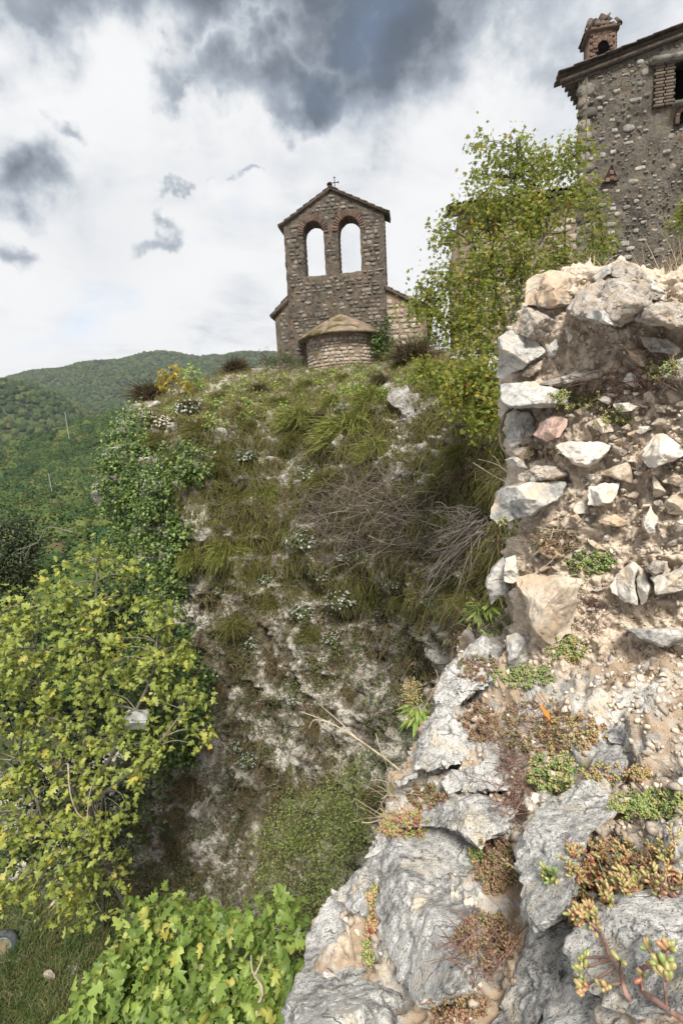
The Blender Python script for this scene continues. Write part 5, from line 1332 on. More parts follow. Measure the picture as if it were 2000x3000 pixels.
cover_leaf('dead_herbs', FACE, 4600, 9, .055, M['broom_b'], 'withered brown plants matted on the cliff face', 'herbs', .02, 12)
cover_leaf('terrace_herbs', [(440,1200),(700,1110),(1000,1075),(1250,1060),(1250,1160),(900,1210),(600,1250)], 900, 11, .085, M['l_fresh'], 'patches of fresh green weeds on the terrace', 'weeds', .08, 14, IVY, .12, .9)

# ------------------------------------------------------------------ broom, heath and white flowering plants
def copy_plant(src, loc, rz, sc, label, tilt=(0, 0)):
    o = src.copy(); COL.objects.link(o); o.location = loc; o.rotation_euler = (tilt[0], tilt[1], rz); o.scale = (sc,) * 3; o['label'] = label
    for c in src.children:
        q = c.copy(); COL.objects.link(q); q.parent = o
    return o
def broom(name, mat, cat, group, seed, hang):
    rng = np.random.default_rng(seed); t = thing(name, 'x', cat, (0, 0, 0), group=group); n = 760
    ac = Acc(); a = rng.uniform(0, 2 * math.pi, n); el = rng.uniform(-.1, 1.2, n)
    nb = 9; ba = rng.uniform(0, 2 * math.pi, nb); be = rng.uniform(.0, 1.1, nb); bl = rng.uniform(.55, 1.1, nb); kb_ = rng.integers(0, nb, n)
    a = ba[kb_] + rng.normal(size=n) * .22; el = be[kb_] + rng.normal(size=n) * .16
    d = np.stack([np.cos(a) * np.cos(el) * .8, np.sin(a) * np.cos(el) * .8 - hang * .8, np.sin(el)], 1)
    base = rng.normal(size=(n, 3)) * [.13, .07, .07]
    blades(ac, base, d, bl[kb_] * rng.uniform(.6, 1.2, n), .013, (.25 + hang * .6) * rng.uniform(.6, 1.3, n), 4, rng, rng.random(n), .16)
    # side shoots
    m = 900; k = rng.integers(0, n, m); s = rng.uniform(.4, .9, (m, 1))
    blades(ac, base[k] + d[k] * s * .75 - UP * (s ** 2) * (.2 + hang * .45), d[k] + rng.normal(size=(m, 3)) * .35, rng.uniform(.15, .35, m), .010, .3, 2, rng, rng.random(m), .1)
    add('shoots', ac.mesh('shoots', mat, False), t)
    ac = Acc(); q = rng.integers(0, n, 40); twigs(ac, base[q], d[q] * .6, .55, .010, 4, rng, .12, .3 * hang); add('stems', ac.mesh('stems', M['bark'], True), t, kind='stuff')
    return t
PB = {'g': broom('broom_shrub', M['broom_g'], 'shrub', 'broom shrubs on the cliff', 1, .75), 'o': broom('broom_shrub', M['broom_o'], 'shrub', 'broom shrubs on the cliff', 2, .6),
      'b': broom('heath_shrub', M['broom_b'], 'shrub', 'brown heath shrubs', 3, .25), 'h': broom('dry_tussock', M['g_dry'], 'tussock', 'hanging dry tussocks', 4, .9)}
LB = {'g': 'yellow green broom shrub with drooping shoots hanging on the cliff face', 'o': 'olive broom shrub with fine drooping shoots on the cliff face', 'h': 'tussock of dry brown grass hanging down the bare rock'}
SHR = [('b',445,1172,80,'bushy brown heath shrub at the far left edge of the terrace'),('b',683,1092,62,'brown heath shrub on the skyline between yellow shrub and church'),('o',476,1290,55,0),('o',590,1262,66,0),('o',728,1255,66,0),('g',880,1222,72,0),('g',1030,1250,105,'large spreading yellow green broom beside the pale outcrop'),('g',1085,1165,62,0),
       ('g',790,1450,62,0),('o',705,1445,58,0),('g',660,1600,80,0),('g',560,1625,66,0),('g',840,1555,52,0),('o',958,1405,76,0),('o',797,1760,64,0),('o',682,1830,58,0),('g',1100,1310,66,0),
       ('h',790,1950,66,0),('b',1215,1062,95,'wide brown heath shrub on the terrace right of the apse'),('o',1295,1420,66,0),('b',1380,1410,72,'brown heath shrub beside the jutting wall stones'),('h',566,2290,46,0),('h',640,2010,40,0),('o',1340,1330,60,0),
       ('o',850,1290,60,0),('o',640,1360,54,0),('h',930,2130,44,0),('h',700,2330,50,0),('o',520,1345,44,0),('g',1180,1420,50,0),('o',900,1860,50,0),('o',1100,1380,46,0),('h',1010,2040,40,0),('o',1370,1760,60,0),('o',1180,1760,40,0),('b',760,1150,38,'brown heath tuft in the middle of the terrace'),('o',900,1130,34,0),('o',650,1170,44,0),('b',1120,1120,40,'brown heath tuft on the terrace below the ivy'),('o',820,1180,40,0),('g',980,1170,36,0),('b',560,1200,44,'brown heath tuft behind the white flowered terrace plant'),('o',1010,1110,30,0),('o',700,1210,44,0),('b',930,1235,44,'brown heath tuft just under the terrace lip')]
LMK = [(1080,1520,'the dead bramble heap'),(510,1105,'the yellow autumn shrub'),(420,1400,'the cliff ivy'),(1215,1240,'the lichened outcrop'),(450,1900,'the fig crown'),(1340,1620,'the fan of dead branches'),(1450,1450,'the ruined wall'),(985,1060,'the apse'),(1025,1270,'the large spreading broom'),(660,1600,'the brooms by the ivy'),(889,1598,'the whitest flowering plant'),(940,2360,'the airy small leaved shrub'),(1225,2085,'the spurge plant'),(1170,1370,'the white rock knob'),(950,1690,'the pale trailing grass'),(780,1960,'the largest hanging tussock'),(710,2215,'the lowest bare rock face'),(600,1255,'the terrace edge brooms')]
def place_label(kindtxt, x, y, s, smid):
    L = sorted(((math.hypot(x - a, y - b), a, b, t) for a, b, t in LMK if math.hypot(x - a, y - b) > 25))[0]
    dx, dy = x - L[1], y - L[2]; rel = ('below' if dy > 0 else 'above') if abs(dy) > abs(dx) * 1.1 else ('just beside' if abs(dx) < 110 else 'some way from')
    size = 'large' if s > smid * 1.15 else ('small' if s < smid * .85 else 'middling')
    return f'{size} {kindtxt} {rel} {L[3]}'
_first = set()
for i, (kd, x, y, s, lab) in enumerate(SHR):
    h = hit(x, y, BV_C)
    if h is None: continue
    p, n = h; sc = s * (p @ CF) / FPX / .85; rz = math.atan2(n[1], n[0]) + math.pi / 2 + rg.uniform(-.5, .5)
    lab = lab or place_label({'g': 'yellow green drooping broom', 'o': 'olive broom shrub', 'h': 'hanging dry brown tussock', 'b': 'brown heath shrub'}[kd], x, y, s, {'g': 66, 'o': 58, 'h': 45, 'b': 75}[kd])
    if kd in _first: copy_plant(PB[kd], p + n * .03, rz, sc, lab)
    else:
        _first.add(kd); o = PB[kd]; o.location = p + n * .03; o.rotation_euler = (0, 0, rz); o.scale = (sc,) * 3; o['label'] = lab
def aster(name, petal, seed, group):
    rng = np.random.default_rng(seed); t = thing(name, 'x', 'flowers', (0, 0, 0), group=group)
    n = 380; v = unit(rng.normal(size=(n, 3))); v[:, 2] = np.abs(v[:, 2]); c = v * (rng.random((n, 1)) ** .4) * [.5, .45, .42]
    ac = Acc(); scatter(ac, OVAL[0], OVAL[1], c, orient(n, v + rng.normal(size=(n, 3)) * .4, rng.normal(size=(n, 3)) + UP, rng), rng.uniform(.09, .17, n), rng.random(n)); add('foliage', ac.mesh('foliage', M['l_herb'], False), t)
    m = 105; v = unit(rng.normal(size=(m, 3))); v[:, 2] = np.abs(v[:, 2]) + .1; c = v * [.52, .47, .46] * rng.uniform(.75, 1.12, (m, 1))
    dd = 7; a = np.arange(dd) * 2 * math.pi / dd; DV = np.concatenate([np.stack([np.cos(a) * .5, np.sin(a) * .5, .08 + 0 * a], 1), [[0, 0, 0]]]); DF = np.array([(k, (k + 1) % dd, dd) for k in range(dd)])
    ac = Acc(); scatter(ac, DV, DF, c, orient(m, v + UP * .4 - np.array([0, .5, 0]) + rng.normal(size=(m, 3)) * .3, rng.normal(size=(m, 3)), rng), rng.uniform(.045, .085, m), rng.random(m)); add('flowers', ac.mesh('flowers', petal, False), t, kind='stuff')
    return t
PA = {'w': aster('alyssum_plant', M['petal'], 21, 'white flowering plants on the cliff'), 'p': aster('alyssum_plant', M['petal_p'], 22, 'pinkish flowering plants on the cliff')}
LA = {'w': 'low plant sprinkled with small white flowers on the cliff', 'p': 'low plant with faded pinkish flower heads near the terrace edge'}
_first = set()
for (kd, x, y, s, lab) in [('w',552,1212,42,0),('p',484,1252,36,0),('w',720,1350,38,0),('w',904,1400,40,0),('w',889,1598,58,'whitest dense flowering plant left of the dead bramble heap'),('w',1004,1212,30,0),('w',782,1707,32,0),('w',950,1690,46,0),('w',1004,1776,52,0),('w',881,1806,44,'largest white flowered plant low on the bare rock below the heap'),('w',1119,1799,30,0),
                           ('w',736,1890,36,0),('w',1075,1640,34,0),('w',724,2236,34,0),('w',694,2196,30,0),('p',430,1230,30,0),('w',830,1690,24,0),('w',1150,1720,28,0),('w',1010,1640,30,0),('w',1250,1770,28,0),('w',860,2060,22,0),('w',970,1880,30,0),('w',1320,1590,34,0),('w',640,1740,24,0)]:
    h = hit(x, y, BV_C)
    if h is None: continue
    p, n = h; sc = s * (p @ CF) / FPX / .5; lab = lab or place_label({'w': 'white flowered plant', 'p': 'pinkish flowered plant'}[kd], x, y, s, 35)
    if kd in _first: copy_plant(PA[kd], p - n * .03, rg.uniform(0, 6), sc, lab)
    else: _first.add(kd); o = PA[kd]; o.location = p - n * .03; o.scale = (sc,) * 3; o['label'] = lab

# ------------------------------------------------------------------ dead bramble heap, fan of dead branches, single twigs
def heap(name, label, cx, cy, rx, ry, n, seed, L, r, bv=BV_C, mat='deadwood', lift=.5, dirb=None, cat='brushwood', wob=.25):
    rng = np.random.default_rng(seed); q = ell(cx, cy, rx, ry, n, rng); p, nn, _ = hits(q, bv)
    m = len(p); p = p + nn * (lift * rng.random((m, 1)))
    d = unit(rng.normal(size=(m, 3)) * [1, .5, .8] + (0 if dirb is None else np.asarray(dirb)) + nn * .25)
    Lv = L * rng.uniform(.4, 1.3, m); ac = Acc()
    twigs(ac, p - d * Lv[:, None] * .45, d, Lv, r * rng.uniform(.5, 1.5, m), 6, rng, wob, .12, 4)
    t = thing(name, label, cat, p[0] - nn[0] * lift * .5); T0 = np.array(t.location)
    add('branches', ac.mesh('branches', M[mat], True, T0), t, kind='stuff'); return t
heap('bramble_heap', 'big tangled heap of dead grey bramble stems on the cliff', 1080, 1520, 215, 105, 950, 31, 1.25, .0088, lift=.8)
heap('bramble_heap', 'thin reddish dead stems trailing below the pale outcrop', 1010, 1400, 150, 50, 160, 32, 1.1, .008, lift=.4)
rng = np.random.default_rng(33); h = hit(1425, 1575, BV_C); fan = thing('dead_branch', 'fan of bleached dead branches reaching out from behind the wall', 'branch', h[0] - h[1] * .3)
ac = Acc(); m = 130; ends = np.stack([rng.uniform(1230, 1440, m), rng.uniform(1480, 1770, m)], 1); o0 = h[0] + h[1] * .35
for (x, y) in ends:
    e_ = P(x, y, (o0 @ CF) + rng.uniform(-.1, 1.6)); s_ = o0 + (e_ - o0) * rng.uniform(0, .35) + rng.normal(size=3) * .12
    mid = (s_ + e_) / 2 + rng.normal(size=3) * .10 - UP * .05
    V, F = tube(spline([s_, mid, e_], 7), np.linspace(.010, .003, 7), 4); ac.add(V, F, .5 + .5 * rng.random())
    for _ in range(3):
        b = s_ + (e_ - s_) * rng.uniform(.3, .9); c = b + (e_ - s_) * rng.uniform(.1, .3) + rng.normal(size=3) * .12
        V, F = tube(spline([b, (b + c) / 2 + rng.normal(size=3) * .03, c], 4), np.linspace(.007, .003, 4), 3); ac.add(V, F, .5 + .5 * rng.random())
add('branches', ac.mesh('branches', M['fanwood'], True, np.array(fan.location)), fan)
def twig_thing(name, label, lines, r, mat, cat='twig', base=None):
    p0 = P(*lines[0][0]); t = thing(name, label, cat, p0); ac = Acc()
    for k, l in enumerate(lines):
        V, F = tube(spline([P(*q) for q in l], 10), np.linspace(r * (1 if k == 0 else .6), r * .3, 10), 5); ac.add(V, F, .5)
    add('stem', ac.mesh('stem', mat, True, p0), t); return t
twig_thing('dead_bush', 'long bare pale stem leaning out over the drop', [[(1230,2310,2.6),(1150,2240,2.7),(1040,2160,2.85),(960,2115,2.9),(880,2085,2.95)],[(1040,2160,2.85),(1000,2120,2.9),(930,2060,2.95)],[(960,2115,2.9),(920,2110,2.9),(905,2135,2.9)],[(1150,2240,2.7),(1120,2210,2.7),(1100,2150,2.75)]], .006, M['palewood'])
twig_thing('dead_bush', 'branching straw coloured stem beside the lowest wall stones', [[(1500,1400,2.7),(1470,1370,2.8),(1440,1355,2.9),(1400,1345,2.95)],[(1470,1370,2.8),(1450,1340,2.85),(1440,1335,2.9)],[(1500,1420,2.7),(1440,1390,2.8),(1385,1355,2.9)]], .005, M['palewood'])
twig_thing('root', 'bare curved root hanging from the wall beside the maple', [[(1500,1195,2.55),(1478,1215,2.52),(1466,1260,2.5),(1465,1300,2.5),(1485,1335,2.52),(1492,1350,2.55)]], .011, M['figbark'], 'root')
twig_thing('dead_branch', 'forked bleached branch rising through the green fig bush', [[(745,3060,6.5),(752,2960,6.5),(770,2900,6.45),(740,2850,6.45),(735,2800,6.45)],[(745,2860,6.45),(760,2830,6.4),(770,2800,6.4)]], .028, M['palewood'], 'branch')
twig_thing('dead_branch', 'drooping bare branch dangling below the yellowing fig', [[(200,2240,9.3),(205,2320,9.3),(225,2380,9.3),(255,2405,9.3)],[(255,2405,9.3),(262,2330,9.3),(280,2270,9.3)]], .018, M['palewood'], 'branch')
twig_thing('dead_branch', 'bare forked branch crossing the dark evergreen tree', [[(215,1560,18),(140,1545,18),(110,1590,18),(50,1610,18)],[(110,1590,18),(90,1600,18),(70,1640,18)]], .035, M['figbark'], 'branch')

# ------------------------------------------------------------------ succulents and dry stems on the spur and the wall
def ellipsoid(nl=6, nr=4, e=.30):
    V = [(0, 0, 0)]
    for i in range(1, nr):
        s = i / nr; r = e * .5 * 2 * math.sqrt(max(0, s * (1 - s))) * (1.0 + .25 * s)
        for j in range(nl): a = 2 * math.pi * j / nl; V.append((r * math.cos(a), s, r * math.sin(a)))
    V.append((0, 1, 0)); F = []
    for j in range(nl): F.append((0, 1 + j, 1 + (j + 1) % nl))
    for i in range(nr - 2):
        for j in range(nl):
            a, b = 1 + i * nl + j, 1 + i * nl + (j + 1) % nl; F += [(a, a + nl, b + nl), (a, b + nl, b)]
    L = len(V) - 1
    for j in range(nl): F.append((L, L - nl + (j + 1) % nl, L - nl + j))
    return np.array(V), np.array(F)
SED = ellipsoid(7, 5, .36); SEDL = ellipsoid(5, 3, .42)
def sedum(label, cx, cy, rx, ry, n, ls, mat, seed, per=12, hgt=1.6, tm=SEDL, bv=None, poly=None, own=0):
    rng = np.random.default_rng(seed); q = pts_in(poly, n, rng) if poly else ell(cx, cy, rx, ry, n, rng)
    p, nn, _ = hits(q, bv or BV_N)
    if len(p) == 0: return
    m = len(p); ax = unit(nn * .8 + UP * .5 + rng.normal(size=(m, 3)) * .5); H = ls * hgt * rng.uniform(.5, 1.5, m)
    t = thing('sedum_plant', label, 'succulent', p.mean(0), group=None); T0 = np.array(t.location)
    ac = Acc(); twigs(ac, p - ax * ls * .6, ax, H + ls * .6, ls * .11, 3, rng, .12, 0, 4); add('stems', ac.mesh('stems', M['s_stem'], True, T0), t, kind='stuff')
    N = m * per; u = np.tile((np.arange(per) + .5) / per, m); A = np.repeat(ax, per, 0)
    rad = unit(np.cross(A, rng.normal(size=(N, 3)))); out = unit(rad * (1.15 - .7 * u)[:, None] + A * (.25 + .8 * u)[:, None])
    pos = np.repeat(p, per, 0) + A * (np.repeat(H, per) * u)[:, None]
    R = orient(N, unit(np.cross(out, rng.normal(size=(N, 3)))), out, rng)
    tint = np.clip(np.repeat(rng.random(m), per) * .6 + rng.random(N) * .4, 0, .99)
    sz = ls * rng.uniform(.65, 1.15, N); order = np.argsort(np.linalg.norm(pos, axis=1) - sz * 12); k = order[own:]
    if own:
        lm = mesh_np('leaf', tm[0], tm[1], mat)
        for i in order[:own]:
            o = bpy.data.objects.new('leaf', lm); COL.objects.link(o); o.parent = t
            Mx = np.eye(4); Mx[:3, :3] = R[i] * sz[i]; Mx[:3, 3] = pos[i] - T0; o.matrix_local = Matrix(Mx.tolist())
    if len(k):
        ac = Acc(); scatter(ac, tm[0], tm[1], pos[k], R[k], sz[k], tint[k]); add('leaves', ac.mesh('leaves', mat, True, T0), t, kind='stuff')
    return t
SD = [('plump green and orange sedum spilling between two grey boulders',1780,2560,110,100,140,.0145,'sed_o',101,12,1.8,SED),
      ('sparse sedum trailing down to the whitish sloping boulder',1700,2690,50,40,26,.0145,'sed_o',102,10,1.6,SED),
      ('dense mat of bright green stonecrop on top of the boulders',1900,2365,120,42,170,.011,'sed_g',103,11,1.3,SED),
      ('leggy sedum with bare twisted stems beside the broad boulder',1940,2570,80,70,46,.0145,'sed_o',104,8,2.6,SED),
      ('tiny green sedum tuft alone on the ridged boulder',1618,2575,16,16,5,.017,'sed_g',105,10,1.3,SED),
      ('yellowish stonecrop round the sandy patch',1800,2270,120,22,60,.011,'sed_o',106,9,1.3,SEDL),
      ('green and pink stonecrop below the sandy patch',1620,2270,70,55,110,.015,'sed_g',107,10,1.5,SEDL),
      ('reddish stonecrop cushion around the fallen orange leaf',1560,2130,110,80,150,.013,'sed_r',108,9,1.5,SEDL),
      ('brownish stonecrop carpet left of the fallen orange leaf',1400,2120,60,60,110,.013,'sed_r',109,9,1.4,SEDL),
      ('blue green stonecrop strip under the squared grey stone',1540,1985,90,32,110,.014,'sed_g',110,10,1.4,SEDL),
      ('green stonecrop tuft at the foot of the big tan stone',1660,1905,60,34,70,.015,'sed_g',111,10,1.6,SEDL),
      ('green stonecrop cushion on the rim above the white outcrop',1440,1820,60,50,90,.014,'sed_g',112,9,1.5,SEDL),
      ('green stonecrop growing over the big tan wall stone',1735,1650,70,32,100,.017,'sed_g',113,9,1.6,SEDL),
      ('stonecrop in the hollow above the big tan wall stone',1630,1590,70,36,80,.015,'sed_r',114,8,1.8,SEDL),
      ('stonecrop tuft under the long slanting wall stone',1490,1545,40,30,40,.015,'sed_g',115,9,1.8,SEDL),
      ('green stonecrop beneath the flat grey wall slab',1690,1175,70,26,70,.016,'sed_g',116,8,1.8,SEDL),
      ('stonecrop patch by the reddish wall stone',1790,1225,60,26,46,.014,'sed_g',117,8,1.5,SEDL),
      ('stonecrop on the right part of the wall among thin roots',1940,1090,60,36,50,.015,'sed_g',118,8,1.5,SEDL),
      ('dark red stonecrop below the reddish wall stone',1590,1330,50,24,46,.012,'sed_r',119,8,1.3,SEDL),
      ('pale stonecrop carpet along the edge above the drop',1180,2420,80,40,120,.013,'sed_o',120,9,1.4,SEDL),
      ('pink tinged stonecrop by the thin slate slab',1250,2340,60,34,70,.013,'sed_r',121,9,1.4,SEDL),
      ('stonecrop trickling down a crack of the jagged boulder',1090,2680,14,80,34,.015,'sed_o',122,9,1.3,SEDL),
      ('stonecrop beads in the crack beside the tall pitted boulder',1080,2800,12,40,16,.014,'sed_g',123,9,1.3,SEDL),
      ('brown dried stonecrop filling the gully between the boulders',1450,2540,60,90,120,.013,'sed_r',124,8,1.5,SEDL),
      ('reddish stonecrop at the bottom of the gully',1430,2760,90,70,120,.012,'sed_r',125,8,1.3,SEDL),
      ('stonecrop cushion on the slope under the white rock',1680,2150,100,50,90,.013,'sed_o',126,9,1.3,SEDL),
      ('stonecrop along the foot of the squared grey stone',1400,1960,60,40,80,.013,'sed_r',127,9,1.3,SEDL),
      ('green stonecrop tuft on the tall pitted boulder',1400,2520,14,22,10,.016,'sed_g',128,10,1.5,SEDL),
      ('stonecrop scattered at the base of the low white block',1330,2960,90,40,60,.012,'sed_r',129,8,1.3,SEDL)]
for (lab, x, y, rx, ry, n, ls, mt, sd_, per, hg, tm) in SD: sedum(lab, x, y, rx, ry, n, ls, M[mt], sd_, per, hg, tm, own=300 if sd_ < 106 else 0)
# sprigs on the broad boulder, leaf by leaf
LEAFM = [mesh_np('leaf', SED[0], SED[1], M[k]) for k in ('sed_o', 'sed_g')]
def sprig(label, pts, seed, heads, r=.0042):
    rng = np.random.default_rng(seed); W = []
    for (x, y) in pts:
        h = hit(x, y, BV_N); W.append(h[0] + h[1] * .009)
    W = np.array(W); t = thing('sedum_sprig', label, 'succulent', W[0]); T0 = W[0]
    ac = Acc(); V, F = tube(spline(W, 40), np.linspace(r, r * .55, 40), 7); ac.add(V, F, .2)
    for (x, y, n, ls) in heads:
        h = hit(x, y, BV_N); c = h[0] + h[1] * .012; k = np.linalg.norm(spline(W, 40) - c, axis=1).argmin(); a = spline(W, 40)[k]
        V, F = tube(spline([a, (a + c) / 2 + h[1] * .006, c + h[1] * .012], 8), r * .5, 5); ac.add(V, F, .4)
        for i in range(n):
            d = unit(unit(rng.normal(size=3)) + h[1] * .8 + UP * .3); pos = c + (rng.random() * (c - a) * .4) + h[1] * .008
            R = orient(1, unit(np.cross(d, rng.normal(size=3)))[None], d[None], rng)[0]; o = bpy.data.objects.new('leaf', LEAFM[0 if rng.random() < .75 else 1]); COL.objects.link(o); o.parent = t
            Mx = np.eye(4); Mx[:3, :3] = R * ls * rng.uniform(.75, 1.15); Mx[:3, 3] = pos - T0; o.matrix_local = Matrix(Mx.tolist())
    add('stem', ac.mesh('stem', M['s_stem'], True, T0), t)
sprig('sedum sprig with orange bead leaves creeping over the broad boulder', [(1890,2990),(1850,2930),(1835,2870),(1800,2810),(1770,2750),(1735,2715)], 5, [(1765,2905,11,.019),(1740,2850,6,.016),(1845,2860,2,.02),(1775,2790,3,.012),(1800,2930,5,.018),(1735,2870,5,.018)])
sprig('thick looping sedum stem with plump green leaves over the broad boulder', [(1995,2970),(1940,2955),(1900,2930),(1885,2890),(1900,2855),(1940,2840),(1970,2800)], 6, [(1975,2880,12,.021),(1930,2835,5,.017),(1985,2830,7,.019),(1925,2905,4,.016),(1990,2930,6,.02)])
# dry thin stems
def dry(label, cx, cy, rx, ry, n, L, r, seed, mat='palewood', dirb=(0, -.1, .8), lift=.02, name='withered_plant'):
    t = heap(name, label, cx, cy, rx, ry, n, seed, L, r, BV_N, mat, lift, dirb, 'dry plant', .3)
    return t
dry('tangle of thin reddish dry stems across the middle of the wall', 1790, 1130, 110, 60, 120, .16, .0016, 201, 's_stem')
dry('pale dry stems and roots above the big tan wall stone', 1640, 1570, 90, 50, 110, .13, .0016, 202)
dry('brown root tangle beside the big tan wall stone', 1740, 1790, 40, 80, 80, .10, .0020, 203, 's_stem')
dry('rusty dry stems in the gully between the boulders', 1500, 2300, 40, 110, 170, .14, .0016, 204, 's_stem', (-.2, -.2, .8))
dry('bleached dry twigs fringing the edge above the drop', 1130, 2360, 60, 80, 70, .16, .0018, 205, 'palewood', (-.6, 0, .6))
dry('bleached dry twigs on the white outcrop', 1270, 1980, 40, 60, 50, .18, .0018, 206, 'palewood', (-.8, 0, .4))
dry('fine dry stems standing in the plump sedum', 1830, 2520, 90, 80, 60, .07, .0009, 207, 'palewood')
dry('twisted bare sedum stems on the broad boulder edge', 1940, 2600, 70, 40, 46, .07, .0030, 208, 's_stem', (.4, 0, .1))
dry('dark dry stems tangled around the fallen orange leaf', 1560, 2140, 130, 80, 150, .10, .0014, 209, 's_stem', (0, 0, .2))
dry('thin dry stems on the right part of the wall', 1920, 1080, 80, 70, 80, .14, .0014, 210, 's_stem')
dry('dry brown stems matting the bottom of the gully', 1420, 2780, 90, 90, 130, .09, .0013, 211, 's_stem', (0, 0, .2))
# straw grass on the wall top
rng = np.random.default_rng(91)
def straw(label, cx, cy, rx, ry, n, L, d, seed, lean=(0, 0, 1)):
    rng = np.random.default_rng(seed); q = ell(cx, cy, rx, ry, n, rng); p = P(q[:, 0], q[:, 1], d + rng.uniform(-.15, .25, n)); t = thing('dry_grass_tuft', label, 'grass', P(cx, cy + ry, d)); ac = Acc()
    blades(ac, p, np.asarray(lean) + rng.normal(size=(n, 3)) * .38, L * rng.uniform(.4, 1.3, n), .0024, .35, 5, rng, rng.random(n), .2)
    add('blades', ac.mesh('blades', M['g_straw'], False, np.array(t.location)), t)
straw('straw coloured dry grass on the wall top below the tall house', 1975, 870, 80, 36, 170, .32, 2.75, 301, (-.25, 0, .9))
straw('few straw blades sprouting between the top stones of the wall', 1745, 800, 30, 10, 14, .26, 2.6, 302, (-.3, 0, 1))
# spurge plant and small green plants at the rim
def leafy(name, label, cat, px, py, d, n, ls, mat, seed, tm=NARR, r=.05, flow=None, droop=.5):
    rng = np.random.default_rng(seed); c = P(px, py, d); t = thing(name, label, cat, c - UP * r * 1.6); T0 = np.array(t.location); v = unit(rng.normal(size=(n, 3)) + UP * .3)
    ac = Acc(); scatter(ac, tm[0], tm[1], c + v * r * rng.random((n, 1)) * .8, orient(n, v * .5 + UP + rng.normal(size=(n, 3)) * .3, v - UP * droop, rng), ls * rng.uniform(.6, 1.2, n), rng.random(n)); add('leaves', ac.mesh('leaves', mat, False, T0), t)
    ac = Acc(); twigs(ac, np.repeat(T0[None], 9, 0), unit(rng.normal(size=(9, 3)) * .5 + UP), r * 2.2, .004, 4, rng); add('stems', ac.mesh('stems', M['s_stem'], True, T0), t, kind='stuff')
    if flow:
        fx, fy, fr, m = flow; fc = P(fx, fy, d); v = unit(rng.normal(size=(m, 3))); ac = Acc(); scatter(ac, SEDL[0], SEDL[1], fc + v * fr * (rng.random((m, 1)) ** .5) * [1, 1, 1.5], orient(m, rng.normal(size=(m, 3)), v, rng), .014 * rng.uniform(.6, 1.2, m), rng.random(m)); add('flower_heads', ac.mesh('flower_heads', M['sed_o'], True, T0), t)
leafy('spurge_plant', 'fresh green spurge with yellowish seed heads leaning over the drop', 'plant', 1225, 2085, 2.55, 70, .085, M['l_fresh'], 41, NARR, .07, (1205, 2030, .055, 260), .9)
leafy('green_seedling', 'light green leafy seedling on the rim beside the wall corner', 'plant', 1435, 1780, 2.7, 24, .055, M['l_fresh'], 42, OVAL, .05)
leafy('rosemary_tuft', 'needle leaved green tuft growing below the wall corner', 'plant', 1400, 1800, 2.75, 160, .05, M['l_shrub'], 43, NARR, .10, None, 0)
leafy('grass_tuft', 'small bright green grass tuft at the cliff edge', 'grass', 1195, 2330, 2.15, 60, .085, M['l_fresh'], 44, NARR, .03, None, -.3)
ol = thing('fallen_leaf', 'single bright orange leaf lying on the stonecrop', 'leaf', hit(1605, 2115, BV_N)[0] + np.array((0, -.02, .012)))
M['orange'] = mat_plain('orange_dead_leaf', (.45, .14, .02), (.60, .22, .04), 40, .7)
for s_, rz in ((.075, .4), (.05, 2.6)):
    o = add('blade', mesh_np('blade', NARR[0] * [1.6, 1, 1.2] * s_, NARR[1], M['orange'], False), ol); o.rotation_euler = (.9, .3, rz)

# loose pebbles and crumbs on the spur and in the wall
def pebbles(name, label, poly, n, lo, hi, mats, seed, bv=BV_N, sink=.3):
    rng = np.random.default_rng(seed); p, nn, _ = hits(pts_in(poly, n, rng), bv); m = len(p); ac = Acc()
    ico = bmesh.new(); bmesh.ops.create_icosphere(ico, subdivisions=1, radius=.5); ico.verts.ensure_lookup_table()
    V = np.array([v.co for v in ico.verts]); F = np.array([[v.index for v in f.verts] for f in ico.faces]); ico.free()
    s = lo + (hi - lo) * rng.random(m) ** 4.5
    V0 = V; Rm = euler_R(m, nn + rng.normal(size=(m, 3)) * .5, rng=rng); tn = rng.random(m); ps = p + nn * (s * (.5 - sink))[:, None]
    for q_ in range(7):
        V = V0 * (1 + .30 * rng.normal(size=(len(V0), 1))) * rng.uniform([.8, .6, .4], [1.2, 1.0, .8]); kq = slice(q_, None, 7)
        scatter(ac, V, F, ps[kq], Rm[kq], s[kq], tn[kq])
    return add(name, ac.mesh(name, mats, False), None, label, 'pebbles', kind='stuff')
M['pebble'] = mat_plain('pale_pebble', (.30, .24, .18), (.60, .52, .43), 30, .9, .002, rnd=.35)
M['dustlump'] = mat_plain('mortar_crumb', (.34, .27, .195), (.53, .44, .345), 30, .95, .002, rnd=.3)
pebbles('gravel', 'pale gravel and rubble scattered on the rocky spur', [(1300,1880),(2050,1850),(2050,2450),(1400,2500),(1400,3050),(1000,2700),(1150,2380)], 3000, .004, .034, M['pebble'], 401, BV_S)
pebbles('mortar_crumbs', 'crumbled mortar lumps on the face of the ruined wall', [(1500,880),(1700,820),(2050,860),(2050,2000),(1560,1960),(1500,1500)], 5200, .005, .024, M['dustlump'], 402, BV_W, sink=.25)

